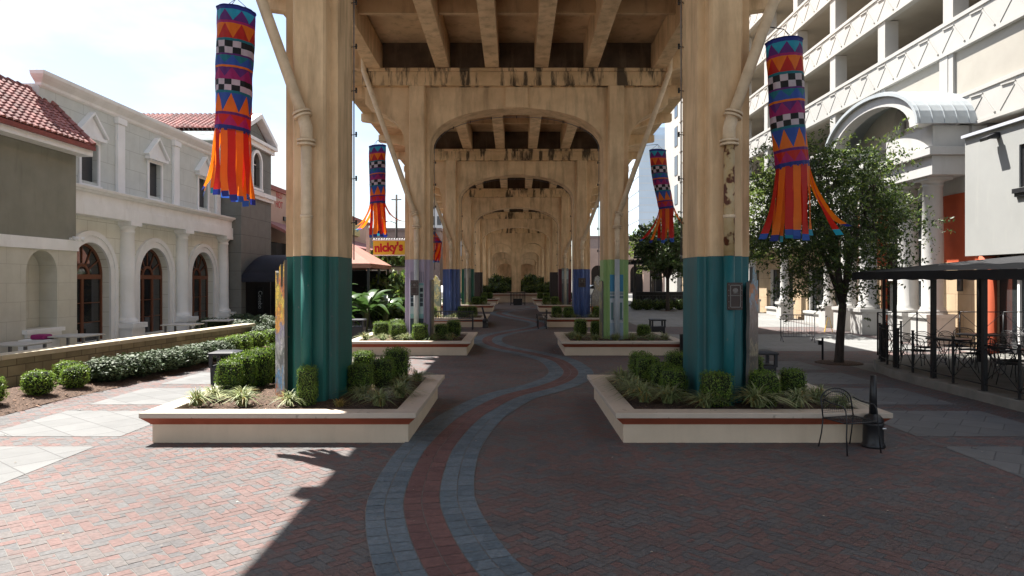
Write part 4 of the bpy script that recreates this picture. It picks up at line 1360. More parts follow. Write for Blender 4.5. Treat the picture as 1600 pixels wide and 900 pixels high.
MO_A = mosaic_mat('sunburst_mosaic', [(0, (0.30, 0.10, 0.05)), (0.06, (0.25, 0.24, 0.24)), (0.14, (0.10, 0.22, 0.38)), (0.2, (0.30, 0.30, 0.31)), (0.30, (0.12, 0.12, 0.14)), (0.36, (0.36, 0.35, 0.36)), (0.46, (0.22, 0.20, 0.30)), (0.54, (0.55, 0.25, 0.04)), (0.66, (0.62, 0.44, 0.06)), (0.78, (0.50, 0.16, 0.04)), (0.88, (0.6, 0.36, 0.05))], scale=16)
MO_B = mosaic_mat('figure_mosaic', [(0, (0.10, 0.20, 0.17)), (0.15, (0.16, 0.14, 0.10)), (0.25, (0.09, 0.09, 0.08)), (0.34, (0.28, 0.25, 0.17)), (0.42, (0.06, 0.07, 0.08)), (0.52, (0.12, 0.14, 0.16)), (0.66, (0.10, 0.24, 0.36)), (0.76, (0.38, 0.14, 0.05)), (0.82, (0.12, 0.32, 0.46)), (0.92, (0.22, 0.36, 0.40))], scale=16)
MO_C = mosaic_mat('ochre_mosaic', [(0, (0.34, 0.29, 0.14)), (0.3, (0.12, 0.14, 0.10)), (0.45, (0.40, 0.34, 0.15)), (0.6, (0.16, 0.20, 0.16)), (0.72, (0.42, 0.36, 0.18)), (0.86, (0.45, 0.38, 0.12))], scale=14)
MO_D = mosaic_mat('fire_figure_mosaic', [(0, (0.45, 0.14, 0.03)), (0.25, (0.12, 0.11, 0.10)), (0.4, (0.20, 0.20, 0.20)), (0.62, (0.30, 0.26, 0.18)), (0.8, (0.30, 0.32, 0.32))], scale=14)
M_MORTAR = mk('grey_mortar_edge', (0.15, 0.14, 0.125), (0.12, 0.11, 0.10), rough=0.9)


def mosaic(p0, p1, outline, mat, label, g, thick=0.05):
    """slab standing on the line p0-p1 in plan; outline in (along 0..1, z)"""
    a, b = Vector((*p0, 0)), Vector((*p1, 0))
    d = b - a
    nn = Vector((d.y, -d.x, 0)).normalized()
    root = empty('mosaic_panel', (*p0, g), label, 'mosaic panel', 'mosaic cut-outs on the pier sides')
    mb = MB()
    n = len(outline)
    tri = geometry.tessellate_polygon([[Vector((u * d.length, z, 0)) for u, z in outline]])
    f0 = [a + d * u + Vector((0, 0, z + g)) - nn * thick / 2 for u, z in outline]
    f1 = [a + d * u + Vector((0, 0, z + g)) + nn * thick / 2 for u, z in outline]
    mb.add(f0 + f1, [tuple(t) for t in tri], 0)
    b0 = 0
    mb.f += [tuple(n + i for i in reversed(t)) for t in tri]; mb.m += [0] * len(tri); mb.s += [False] * len(tri)
    for i in range(n):
        j = (i + 1) % n
        mb.f.append((i, j, n + j, n + i)); mb.m.append(1); mb.s.append(False)
    mb.build('mosaic', [mat, M_MORTAR], root, world=True)


spiky = [(0, .42), (1, .42), (1, 2.55), (.93, 2.52), (.72, 2.28), (.55, 2.60), (.42, 2.66), (.36, 2.30), (.22, 2.18), (.12, 2.62), (0.02, 2.72)]
mosaic((-3.70, 10.99), (-4.06, 11.60), spiky, MO_A, 'tall spiky topped mosaic in orange, yellow and grey on the teal pier', 0)
fig = [(0, .42), (1, .42), (1, 2.2), (.95, 2.40), (.85, 2.38), (.80, 2.52), (.62, 2.50), (.55, 2.62), (.40, 2.60), (.36, 2.40), (.2, 2.32), (.08, 2.36), (.03, 2.15), (.09, 1.8), (.02, 1.5), (.08, 1.2), (.0, .9)]
mosaic((3.72, 10.97), (4.10, 11.62), fig, MO_B, 'blue and grey mosaic figure with raised head on the blue green pier', 0)
blk = [(0, .4), (1, .4), (1, 2.3), (.85, 2.45), (.7, 2.40), (.55, 2.6), (.35, 2.52), (.2, 2.35), (.05, 2.3), (0, 1.4)]
mosaic((-2.893, 23.2), (-2.893, 24.0), [(0, .38), (1, .38), (1, 2.42), (.6, 2.45), (.3, 2.40), (0, 2.44)], MO_C, 'thin ochre mosaic on the path side of the lavender pier', -.05)
mosaic((-3.84, 35.0), (-4.45, 36.0), blk, MO_C, 'ochre and green mosaic on the outer side of the blue pier', .03)
mosaic((3.86, 35.0), (4.6, 36.0), [(0, .4), (1, .4), (1, 1.5), (.8, 1.9), (.85, 2.2), (.7, 2.5), (.5, 2.58), (.3, 2.5), (.2, 2.2), (.26, 1.9), (.05, 1.6)], MO_D, 'mosaic figure with flames at its feet on the right blue pier', .03)
mosaic((2.953, 23.2), (2.953, 24.0), [(0, .38), (1, .38), (1, 2.40), (.7, 2.36), (.4, 2.42), (0, 2.38)], MO_C, 'pale chipped mosaic edging the lime green pier', -.05)

# plaques fixed to the pipes
def plaque(x, y, z, w, h, label):
    root = empty('sign_plaque', (x, y, z), label, 'plaque', 'brown plaques fixed to the drain pipes')
    mb = MB(); mb.box(x - w / 2, x + w / 2, y - 0.05, y, z - h / 2, z + h / 2)
    mb.build('plaque_board', mk('plaque_brown', (0.06, 0.04, 0.033), (0.045, 0.03, 0.026), rough=0.6), root, world=True, bevel=0.006)
    mb = MB()
    for sx in (-1, 1): mb.box(x + sx * w * .33 - .008, x + sx * w * .33 + .008, y - 0.06, y - 0.051, z - h * .4, z + h * .4)
    for zz in (-.4, 0.03, .4): mb.box(x - w * .33 + .009, x + w * .33 - .009, y - 0.06, y - 0.051, z + h * zz - .008, z + h * zz + .008)
    mb.build('raised_border', mk('plaque_bronze', (0.17, 0.155, 0.14), (0.12, 0.11, 0.1), rough=0.5, metal=0.3), root, world=True)
    mb = MB(); mb.lathe([(0.0, 0), (0.045, 0), (0.045, 0.006), (0.030, 0.006), (0.0, 0.006)], 0, 0, 14)
    mb.v = [(x + p[0], y - 0.0512 - p[2], z + h * .2 + p[1]) for p in mb.v]
    mb.box(x - .035, x + .05, y - .0575, y - .0515, z + h * .10, z + h * .115)
    mb.build('emblem', MATS['plaque_bronze'], root, world=True)
    mb = MB()
    for sx in (-1, 1):
        for zz in (-.42, -.2, 0.02, .22, .42):
            mb.lathe([(0, 0), (.009, 0), (.006, .006), (0, .007)], 0, 0, 8)
            mb.v[-32:] = [(x + sx * w * .43 + p[0], y - .0505 - p[2], z + h * zz + p[1]) for p in mb.v[-32:]]
    mb.build('rivet', M_GALV, root, world=True)


plaque(3.44, 10.75, 2.14, .235, .43, 'brown riveted plaque on the pipe of the blue green pier')
plaque(-3.36, 22.67, 2.13, .26, .50, 'brown framed plaque on the pipe of the lavender pier')
plaque(3.36, 34.67, 2.25, .36, .46, 'dark plaque on the pipe of the blue pier right of the path')

# ------------------------------------------------------------------ street furniture
def litter_bin(x, y, label, rz=0):
    root = empty('litter_bin', (x, y, G(y)), label, 'litter bin', 'black litter bins by the planters', rz)
    w = .25
    mb = MB(); mb.loft([sq(0, 0, .21, .21, 0), sq(0, 0, .21, .21, .04), sq(0, 0, .235, .235, .06), sq(0, 0, w, w, .62), sq(0, 0, w - .03, w - .03, .64)], True, True, smooth=False)
    mb.build('bin_body', M_BLACKPL, root, bevel=.012)
    for sx in (-1, 1):
        for sy in (-1, 1):
            mb = MB(); mb.box(sx * .235 - .03, sx * .235 + .03, sy * .235 - .03, sy * .235 + .03, .60, .86)
            mb.build('lid_post', M_BLACKPL, root)
    mb = MB(); mb.loft([sq(0, 0, .28, .28, .855), sq(0, 0, .29, .29, .875), sq(0, 0, .28, .28, .905), sq(0, 0, .16, .16, .93)], True, True, smooth=False)
    mb.build('bin_lid', M_BLACKPL, root, bevel=.01)


litter_bin(-6.02, 14.2, 'black litter bin in the sun behind the front left planter', .1)
litter_bin(5.12, 14.3, 'black litter bin half hidden behind the blue mosaic figure')
litter_bin(-6.05, 26.2, 'black litter bin in the sun left of the lavender pier planter')
litter_bin(5.45, 26.3, 'black open sided bin right of the lime green pier planter')


def ash_urn(x, y, label, tilt=0.0, g=None):
    root = empty('smoking_urn', (x, y, G(y)), label, 'smoking urn', 'black smoking urns', 0)
    mb = MB(); mb.lathe([(.155, 0), (.162, .03), (.150, .05), (.140, .07), (.136, .30), (.143, .315), (.148, .34), (.14, .36)], 0, 0, 28)
    mb.build('urn_body', M_BLACK, root)
    mb = MB(); mb.lathe([(.142, .362), (.140, .385), (.118, .43), (.085, .465), (.05, .48), (.047, .50)], 0, 0, 28)
    mb.build('urn_dome', M_BLACK, root)
    mb = MB(); mb.tube([(0, 0, .48), (tilt * .5, 0, .75), (tilt, 0, 1.03)], [.056, .048, .040], 16)
    mb.build('urn_neck', M_BLACK, root)
    mb = MB(); mb.box(.065, .115, -.138, -.128, .285, .30)
    mb.build('urn_label', M_WHITE, root)


ash_urn(5.13, 9.80, 'black long necked smoking urn beside the wire chair')
ash_urn(-1.50, 33.6, 'black smoking urn with tilted neck at the corner past the bench', -.16)


def bin_round(x, y, label):
    root = empty('waste_bin', (x, y, G(y)), label, 'waste bin')
    mb = MB(); mb.lathe([(.14, 0), (.15, .03), (.15, .66), (.158, .68), (.158, .71), (.10, .74)], 0, 0, 24)
    mb.build('bin_body', M_BLACK, root)
    mb = MB(); mb.tube([(0, 0, .73), (0, 0, .82)], [.05, .035], 12)
    mb.build('bin_knob', M_BLACK, root)


bin_round(5.36, 21.7, 'slim black waste bin at the corner of the lime green pier planter')


def wire_chair(loc, rz, label, group=None, mesh_from=None):
    root = empty('wire_chair', loc, label, 'chair', group, rz)
    w, d = .26, .24       # sits facing -y
    for sx in (-1, 1):
        mb = MB(); mb.tube([(sx * (w + .02), -d - .03, 0), (sx * (w + .012), -d - .005, .25), (sx * w, -d, .43), (sx * w, -d + .02, .60), (sx * w, -d + .07, .655), (sx * w, 0.05, .665), (sx * w, d - .03, .70)], .0095, 7)
        mb.tube([(sx * (w + .02), -d - .03, 0), (sx * (w + .02), -d - .03, .008)], .02, 8)
        mb.build('leg', M_BLACK, root, recalc=False)
        mb = MB(); mb.tube([(sx * (w + .01), d + .05, 0), (sx * w, d, .22), (sx * w, d - .03, .43)], .0095, 7)
        mb.build('leg', M_BLACK, root, recalc=False)
    mb = MB()
    mb.tube([(sx, y, .43) for sx, y in ((-w, -d + .03), (-w + .04, -d), (w - .04, -d), (w, -d + .03), (w, d - .03), (-w, d - .03), (-w, -d + .03))], .009, 6)
    for k in range(15):
        x = -w + 2 * w * (k + .5) / 15
        mb.tube([(x, -d, .432), (x, d - .03, .432)], .0022, 4)
    for k in range(14):
        y = -d + (2 * d - .03) * (k + .5) / 14
        mb.tube([(-w, y, .434), (w, y, .434)], .0022, 4)
    mb.build('seat', M_BLACK, root, recalc=False)
    mb = MB()
    ar = [(-w, .43), (-w, .62)] + [(-w * math.cos(PI * k / 10), .66 + .17 * math.sin(PI * k / 10)) for k in range(11)] + [(w, .62), (w, .43)]
    yb = lambda z: d - .03 + (z - .43) * .18
    mb.tube([(x, yb(z), z) for x, z in ar], .0095, 7)
    mb.tube([(x * .86, yb(z - .045), z - .045) for x, z in ar[2:-2]], .006, 6)
    for k in range(16):
        x = -w + 2 * w * (k + .5) / 16
        zt = .66 + .17 * math.sqrt(max(0, 1 - (x / w) ** 2))
        mb.tube([(x, yb(.50), .50), (x, yb(zt), zt)], .002, 4)
    for k in range(9):
        z = .50 + .03 * k
        mb.tube([(-w, yb(z), z), (w, yb(z), z)], .002, 4)
    mb.build('backrest', M_BLACK, root, recalc=False)
    return root


CH0 = wire_chair((4.70, 9.62, 0), R(17), 'black wire armchair standing before the front right planter')
CH0.scale = (1.02, 1.0, 1.0)

# crowd barrier, stub post, wet floor sign
def barrier(x, y, rz, label):
    root = empty('crowd_barrier', (x, y, G(y)), label, 'crowd barrier', None, rz)
    mb = MB()
    L_, h = .62, 1.05
    path = [(-L_, 0, .2), (-L_, 0, h - .08), (-L_ + .08, 0, h), (L_ - .08, 0, h), (L_, 0, h - .08), (L_, 0, .2), (-L_, 0, .2)]
    mb.tube(path, .018, 8)
    mb.build('barrier_frame', M_GALV, root, recalc=False)
    mb = MB()
    for k in range(1, 13):
        xx = -L_ + 2 * L_ * k / 13
        mb.tube([(xx, 0, .2), (xx, 0, h)], .007, 6)
    mb.build('bars', M_GALV, root, recalc=False)
    for sx in (-1, 1):
        mb = MB(); mb.tube([(sx * (L_ - .05), -.32, .0), (sx * (L_ - .03), -.02, .24), (sx * (L_ - .03), .02, .24), (sx * (L_ - .05), .32, 0)], .016, 8)
        mb.build('barrier_foot', M_GALV, root, recalc=False)


barrier(10.98, 26.6, R(-12), 'grey steel crowd barrier with splayed feet before the storefront')
root = empty('stub_post', (9.32, 20.75, G(20.75)), 'thin dark stub post with a small box left of the tree', 'post')
mb = MB(); mb.box(9.30, 9.345, 20.73, 20.775, G(20.75), .64); mb.build('post_shaft', M_BLACK, root, world=True)
mb = MB(); mb.box(9.20, 9.298, 20.72, 20.79, .42, .55); mb.build('post_box', M_BLACK, root, world=True)
root = empty('floor_sign', (14.2, 31.0, .012), 'yellow folding floor sign by the white column', 'floor sign')
MY = mk('yellow_plastic', (0.72, 0.46, 0.02), (0.64, 0.40, 0.015), rough=.45)
for s in (-1, 1):
    mb = MB()
    v = [(-.16, s * .16, 0), (.16, s * .16, 0), (.09, s * .02, .68), (-.09, s * .02, .68)]
    mb.add([Vector(p) for p in v] + [Vector(p) + Vector((0, s * .015, 0)) for p in v], [(0, 1, 2, 3), (7, 6, 5, 4), (0, 4, 5, 1), (1, 5, 6, 2), (2, 6, 7, 3), (3, 7, 4, 0)])
    mb.build('sign_leaf', MY, root)
root.rotation_euler.z = R(70)


def bench(x, y, rz, label, w=1.7):
    root = empty('slatted_bench', (x, y, G(y)), label, 'bench', 'black benches under the viaduct', rz)
    mb = MB()
    for k in range(5):
        mb.box(-w / 2, w / 2, -.22 + .095 * k, -.14 + .095 * k, .42, .445)
    mb.build('seat', M_BLACK, root)
    mb = MB()
    for z in (.52, .86): mb.box(-w / 2, w / 2, .235, .265, z, z + .04)
    n = int(w / .075)
    for k in range(n):
        xx = -w / 2 + w * (k + .5) / n
        mb.box(xx - .012, xx + .012, .24, .26, .561, .858)
    mb.build('backrest', M_BLACK, root)
    for sx in (-1, 1):
        mb = MB(); mb.box(sx * (w / 2 - .05) - .025, sx * (w / 2 - .05) + .025, -.2, -.15, 0, .418)
        mb.build('leg', M_BLACK, root)
        mb = MB(); mb.box(sx * (w / 2 - .05) - .025, sx * (w / 2 - .05) + .025, .18, .232, 0, .60)
        mb.build('leg', M_BLACK, root)
        mb = MB(); mb.box(sx * (w / 2 - .05) - .025, sx * (w / 2 - .05) + .025, -.24, .23, .63, .665)
        mb.box(sx * (w / 2 - .05) - .022, sx * (w / 2 - .05) + .022, -.235, -.195, .446, .629)
        mb.build('armrest', M_BLACK, root)


bench(-3.15, 32.5, PI, 'black slatted bench with its back to us before the blue pier planter', 2.3)
bench(1.25, 33.4, R(-90), 'black bench seen end on at the right edge of the winding path', 1.5)

# boards at the centre of the far wall
root = empty('barrier_gate', (0.16, 56, G(56)), 'small black barred gate standing before the far planter wall', 'gate')
g_ = G(56)
mb = MB()
for x in (-.42, .74): mb.box(x - .03, x + .03, 55.95, 56.05, g_, g_ + 1.1)
for z in (.16, 1.02): mb.box(-.389, .709, 55.98, 56.02, g_ + z, g_ + z + .05)
mb.build('gate_frame', M_BLACK, root, world=True)
for k in range(9):
    x = -.389 + 1.098 * (k + .5) / 9
    mb = MB(); mb.box(x - .022, x + .022, 55.985, 56.015, g_ + .211, g_ + 1.018)
    mb.build('bar', M_BLACK, root, world=True)
mb = MB(); mb.box(-.2, .5, 56.06, 56.4, g_, g_ + .55)
mb.build('kick_plate', M_BLACK, root, world=True)

# crumbs of litter and dry leaves on the paving
lm = mk('dry_leaf_crumb', (0.30, 0.22, 0.13), (0.45, 0.42, 0.36), rough=.8, scale=2, island=.5)
rs = random.Random(77)
mb = MB()
for _ in range(420):
    y = 4 + 26 * rs.random() ** 1.6; x = rs.uniform(-8.5, 8.8)
    if any(abs(x - PL[(n, s_)][0]) < 2.05 and abs(y - PL[(n, s_)][1]) < 2.05 for n in range(3) for s_ in (-1, 1)): continue
    a = rs.uniform(0, 6.3); l = rs.uniform(.006, .02) * (2.0 if rs.random() < .06 else 1); w = l * rs.uniform(.3, .8)
    dx, dy = math.cos(a), math.sin(a); z = G(y) + .0165
    mb.add([(x - dx * l, y - dy * l, z), (x - dy * w, y + dx * w, z + l * .3), (x + dx * l, y + dy * l, z + l * .15), (x + dy * w, y - dx * w, z + l * .1)], [(0, 1, 2, 3)])
tag(mb.build('fallen_leaves', lm, recalc=False), 'scattered dry leaf crumbs and specks on the brick paving', 'litter', kind='stuff')

# ------------------------------------------------------------------ left side: restaurant facade
# terrace floor behind the stone wall
mb = MB()
mb.box(-30, -14.2, 3, 36, -.2, .10)
v0 = [(-14.2, 3), (wall_x(3) - .17, 3), (wall_x(25.7) - .17, 25.7), (-12.5, 27), (-12.5, 35), (-14.2, 35)]
mb.prism(v0, -.2, .10, 'z')
tag(mb.build('terrace_floor', mk('terrace_paving', (0.40, 0.38, 0.33), (0.34, 0.32, 0.28), rough=.85, scale=1.5)), 'pale raised terrace floor behind the stone wall', 'terrace', kind='structure')

DOORY = [24.2, 28.5, 32.9]
COLY = [22.0, 26.3, 30.6, 34.9]
B1 = empty('restaurant_facade', (-15.3, 28.5, .1), 'two storey grey and cream restaurant front with white columns and three arched doors', 'building')


def arc(cy, cz, r, a0, a1, n):
    return [(cy + r * math.cos(a0 + (a1 - a0) * k / n), cz + r * math.sin(a0 + (a1 - a0) * k / n)) for k in range(n + 1)]


SPR = 2.55
holes = []
for dy in DOORY:
    r = 1.17
    holes.append([(dy - r, .2), (dy + r, .2)] + arc(dy, SPR, r, 0, PI, 20))
mb = MB(); mb.prism([(20.5, .05), (35.6, .05), (35.6, 4.75), (20.5, 4.75)], -15.45, -15.12, 'x', holes=holes)
mb.box(-26, -15.9, 20.5, 35.6, .05, 4.75)
mb.build('lower_wall', M_CREAMWALL, B1, world=True)
mb = MB()
UW = [24.45, 28.9, 33.35]
wh = [[(u - .48, 5.92), (u + .48, 5.92), (u + .48, 7.38), (u - .48, 7.38)] for u in UW]
mb.prism([(21.9, 5.60), (35.6, 5.60), (35.6, 8.70), (21.9, 8.70)], -15.55, -15.3, 'x', holes=wh)
mb.box(-26, -15.9, 22.0, 35.6, 5.60, 8.70)
mb.box(-26, -15.55, 21.9, 22.0, 5.60, 8.70)
mb.build('upper_wall', M_GREYWALL, B1, world=True)
# entablature
mb = MB()
mb.box(-15.9, -14.62, 20.5, 35.5, 4.62, 5.05)
mb.box(-15.9, -14.68, 20.5, 35.44, 5.052, 5.40)
mb.build('entablature', M_WHITE, B1, world=True, bevel=.01)
mb = MB()
mb.loft([[(-15.9, 20.5, z), (-14.62 + o, 20.5, z), (-14.62 + o, 35.5 + o, z), (-15.9, 35.5 + o, z)] for z, o in ((5.402, -.03), (5.46, .02), (5.50, .12), (5.58, .15), (5.60, .10))], True, True, smooth=False)
mb.build('entablature_cornice', M_WHITE, B1, world=True)
mb = MB()
mb.loft([[(-15.42, 21.95 - o, z), (-15.28 + o, 21.95 - o, z), (-15.28 + o, 35.62 + o * .3, z), (-15.42, 35.62 + o * .3, z)] for z, o in ((8.60, 0), (8.66, .06), (8.74, .08), (8.86, .22), (8.95, .30), (9.06, .32), (9.08, .26))], True, True, smooth=False)
mb.build('roof_cornice', M_WHITE, B1, world=True)
for cy in COLY:
    mb = MB()
    cx = -14.98
    mb.box(cx - .45, cx + .45, cy - .45, cy + .45, .0, .55)
    mb.box(cx - .52, cx + .52, cy - .52, cy + .52, .553, .74)
    mb.lathe([(.37, .742), (.39, .80), (.37, .86), (.32, .90), (.295, .96), (.285, 1.6), (.27, 3.2), (.25, 4.18), (.275, 4.20), (.275, 4.26), (.255, 4.28), (.255, 4.34), (.32, 4.42), (.36, 4.46)], cx, cy, 32)
    mb.box(cx - .38, cx + .38, cy - .38, cy + .38, 4.462, 4.618)
    mb.build('column', M_WHITE, B1, world=True)
    if cy > 23:
        mb = MB()
        mb.box(-15.297, -15.18, cy - .24, cy + .24, 5.602, 8.36)
        mb.box(-15.297, -15.13, cy - .30, cy + .30, 8.362, 8.60)
        mb.build('upper_pilaster', M_WHITE, B1, world=True, bevel=.01)
for k, (dy) in enumerate(DOORY):
    r = 1.17
    sur = MB()
    for (ra, rb, xa, xb) in ((r + .003, r + .24, -15.118, -15.04), (r + .243, r + .42, -15.118, -15.0)):
        outer = [(dy - rb, .1)] + arc(dy, SPR, rb, PI, 0, 24) + [(dy + rb, .1), (dy + ra, .1)] + arc(dy, SPR, ra, 0, PI, 24) + [(dy - ra, .1)]
        sur.prism(outer, xa, xb, 'x')
    sur.build('arch_moulding', M_WHITE, B1, world=True)
    d = MB()
    X0, X1 = -15.44, -15.36
    # frame ring, fan bars and mullions
    outer = [(dy - r + .004, .1)] + arc(dy, SPR, r - .004, PI, 0, 24) + [(dy + r - .004, .1), (dy + r - .10, .1)] + arc(dy, SPR, r - .10, 0, PI, 24) + [(dy - r + .10, .1)]
    d.prism(outer, X0, X1, 'x')
    d.box(X0, X1 + .01, dy - r + .103, dy + r - .103, SPR - .13, SPR + .04)
    d.prism(arc(dy, SPR, .42, PI, 0, 16) + arc(dy, SPR, .32, 0, PI, 16), X0 + .01, X1, 'x')
    for a in (30, 60, 90, 120, 150):
        a = R(a)
        p, q = (dy + .44 * math.cos(a), SPR + .44 * math.sin(a)), (dy + 1.06 * math.cos(a), SPR + 1.06 * math.sin(a))
        nx, nz = -math.sin(a) * .018, math.cos(a) * .018
        d.prism([(p[0] - nx, p[1] - nz), (q[0] - nx, q[1] - nz), (q[0] + nx, q[1] + nz), (p[0] + nx, p[1] + nz)], X0 + .015, X1 - .01, 'x')
    for u in ([-.36, .36] if k else [0]):
        d.box(X0, X1, dy + u - .065, dy + u + .065, .1, SPR - .132)
    for z in (.85, 1.55):
        for (a, b) in ([(-1.06, -.43), (-.29, .29), (.43, 1.06)] if k else [(-1.06, -.07), (.07, 1.06)]):
            d.box(X0 + .02, X1 - .02, dy + a, dy + b, z, z + .03)
    dd = d.build('arched_door', M_WOOD, B1, world=True)
    g = MB(); g.prism([(dy - r + .05, .12), (dy + r - .05, .12)] + arc(dy, SPR, r - .05, 0, PI, 20), -15.42, -15.405, 'x')
    g.build('door_glass', M_GLASS, dd, world=True)
for u in UW:
    w = MB()
    w.box(-15.297, -15.24, u - .60, u - .483, 5.80, 7.42); w.box(-15.297, -15.24, u + .483, u + .60, 5.80, 7.42)
    w.box(-15.297, -15.20, u - .66, u + .66, 5.70, 5.80)
    w.box(-15.297, -15.24, u - .482, u + .482, 7.30, 7.42)
    ww = w.build('window', M_WHITE, B1, world=True)
    g = MB(); g.box(-15.50, -15.47, u - .48, u + .48, 5.9, 7.4)
    for z in (6.4, 6.9): g.box(-15.468, -15.46, u - .48, u + .48, z, z + .03)
    g.build('pane', mk('dark_shutter', (0.055, 0.058, 0.065), (0.045, 0.047, 0.053), rough=.5), ww, world=True)
    p = MB()
    p.box(-15.297, -15.08, u - .76, u + .76, 7.422, 7.54)
    p.prism([(u - .72, 7.543), (u + .72, 7.543), (u, 8.22)], -15.297, -15.16, 'x')
    for s in (-1, 1):
        a, b = Vector((0, u + s * .80, 7.545)), Vector((0, u, 8.31))
        dv = (b - a).normalized(); nv = Vector((0, -dv.z * s, dv.y * s)) if False else Vector((0, -dv.z, dv.y))
        if nv.z < 0: nv = -nv
        p.add([(-15.297, *(a)[1:]), (-15.297, *(b)[1:]), (-15.297, *(b + Vector((0, 0, .10)))[1:]), (-15.297, *(a + nv * .09)[1:]),
               (-15.06, *(a)[1:]), (-15.06, *(b)[1:]), (-15.06, *(b + Vector((0, 0, .10)))[1:]), (-15.06, *(a + nv * .09)[1:])],
              [(0, 1, 2, 3), (7, 6, 5, 4), (0, 4, 5, 1), (1, 5, 6, 2), (2, 6, 7, 3), (3, 7, 4, 0)])
    p.build('window_pediment', M_WHITE, B1, world=True)

# near olive block with red tiled roof
B0 = empty('olive_wing', (-14.4, 16, .1), 'olive grey wing with red tiled roof, white band and arched niche at the left edge', 'building')
NY_ = 20.75
hole = [(NY_ - .68, .92), (NY_ + .68, .92)] + arc(NY_, 2.62, .68, 0, PI, 16)
mb = MB(); mb.prism([(4.0, .05), (22.4, .05), (22.4, 3.33), (4.0, 3.33)], -14.95, -14.4, 'x', holes=[hole])
mb.box(-20, -14.953, 4, 22.4, .05, 3.33)
LW = blocks('cream_grey_stucco', (0.57, 0.555, 0.48), (0.51, 0.495, 0.425), (0.42, 0.40, 0.34), 1.1, .55, .008, 'yz', bump=.2)  # even cream grey tone of the lower wall
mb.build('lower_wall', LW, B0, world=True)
mb = MB(); mb.box(-14.398, -14.25, NY_ - .85, NY_ + .85, .80, .915); mb.box(-14.398, -14.30, NY_ - .75, NY_ + .75, .68, .798)
mb.build('niche_sill', M_WHITE, B0, world=True)
mb = MB(); mb.box(-20, -14.36, 4, 22.44, 3.333, 3.68)
mb.build('band', M_WHITE, B0, world=True)
mb = MB(); mb.box(-20, -14.42, 4, 22.38, 3.683, 6.46)
mb.build('upper_wall', M_OLIVE, B0, world=True)
mb = MB(); mb.box(-20, -14.0, 4, 22.6, 6.463, 6.78)
mb.build('eave', M_WHITE, B0, world=True)


def tile_roof(mb, x0, z0, x1, z1, ya, yb, row=.19, pitch=.26):
    """barrel tiles on a plane rising from (x0,z0) to (x1,z1), ridge along y"""
    n = int(math.hypot(x1 - x0, z1 - z0) / row)
    m = int((yb - ya) / pitch)
    d = Vector((x1 - x0, 0, z1 - z0)) / n
    nv = Vector((-d.z, 0, d.x)).normalized()
    if nv.z < 0: nv = -nv
    for i in range(n):
        for j in range(m):
            y = ya + (j + .5) * pitch
            b = Vector((x0, y, z0)) + d * i
            t = b + d * 1.25
            pr = [(-.5, 0), (-.3, .055), (0, .08), (.3, .055), (.5, 0)]
            v = [b + Vector((0, u * pitch, 0)) + nv * (h + .035) for u, h in pr] + [t + Vector((0, u * pitch * .96, 0)) + nv * h for u, h in pr]
            mb.add(v, [(k, k + 1, 6 + k, 5 + k) for k in range(4)] + [(0, 4, 3, 2, 1)], 0, False)


mb = MB()
tile_roof(mb, -13.95, 6.80, -15.6, 8.46, 8, 22.55)
mb.loft([[(-13.95, y, 6.783), (-15.6, y, 8.44), (-17.5, y, 8.44), (-17.5, y, 6.783)] for y in (8, 22.5)], True, True, smooth=False)
mb.build('roof', M_ROOF, B0, world=True, recalc=False)
mb = MB()
for k in range(36):
    y = 8 + k * .405
    mb.tube([(-15.62, y, 8.50), (-15.62, y + .40, 8.47)], [.13, .11], 8, smooth=False)
for k in range(8):
    t = k / 8
    mb.tube([(-13.97 - 1.65 * t, 22.56, 6.84 + 1.66 * t), (-13.97 - 1.65 * (t + .12), 22.56, 6.84 + 1.66 * (t + .12))], [.12, .10], 8, smooth=False)
mb.build('ridge_tile', M_ROOF, B0, world=True, recalc=False)
mb = MB(); mb.box(-14.0, -13.9, 8, 22.6, 6.66, 6.79)
mb.build('gutter', mk('maroon_gutter', (0.25, 0.05, 0.035), (0.2, 0.04, 0.03), rough=.5), B0, world=True)
root = empty('wall_lamp', (-14.36, 22.0, 3.72), 'small white spot lamp on the white band of the olive wing', 'lamp')
mb = MB(); mb.box(-14.36, -14.28, 21.95, 22.05, 3.69, 3.75); mb.build('lamp_bracket', M_WHITE, root, world=True)
mb = MB(); mb.tube([(-14.28, 22.0, 3.75), (-14.05, 22.02, 3.70)], [.05, .075], 10); mb.build('lamp_head', M_WHITE, root, world=True)
mb = MB(); mb.tube([(-14.28, 22.18, 3.75), (-14.05, 22.24, 3.70)], [.05, .075], 10); mb.build('lamp_head', M_WHITE, root, world=True)

# tables on the terrace
for k, (x, y, w, lab) in enumerate([(-12.7, 17.4, 1.0, 'first pale terrace table from the left edge, behind the stone wall'), (-12.9, 20.0, 1.1, 'pale terrace table with the magenta cloth beside it'), (-12.2, 25.0, 1.1, 'pale terrace table before the middle arched door'), (-11.9, 27.6, 1.2, 'pale terrace table at the far end of the stone wall')]):
    root = empty('terrace_table', (x, y, .1), lab, 'table', 'pale tables on the restaurant terrace')
    mb = MB(); mb.box(x - .55, x + .55, y - w / 2, y + w / 2, .74, .78); mb.build('table_top', MATS.get('table_stone') or mk('table_stone', (.50, .48, .43), (.42, .40, .36), rough=.7), root, world=True, bevel=.01)
    for sx in (-.45, .45):
        for sy in (-.35, .35):
            mb = MB(); mb.box(x + sx - .03, x + sx + .03, y + sy - .03, y + sy + .03, .1, .738); mb.build('leg', M_GALV, root, world=True)
root = empty('cushion', (-13.6, 19.4, .55), 'magenta cushion on a seat behind the stone wall', 'cushion')
mb = MB(); mb.box(-13.75, -13.35, 19.3, 19.7, .70, .84); mb.build('cover', mk('magenta_cloth', (0.28, 0.02, 0.14), (0.22, 0.015, 0.11)), root, world=True, bevel=.05)
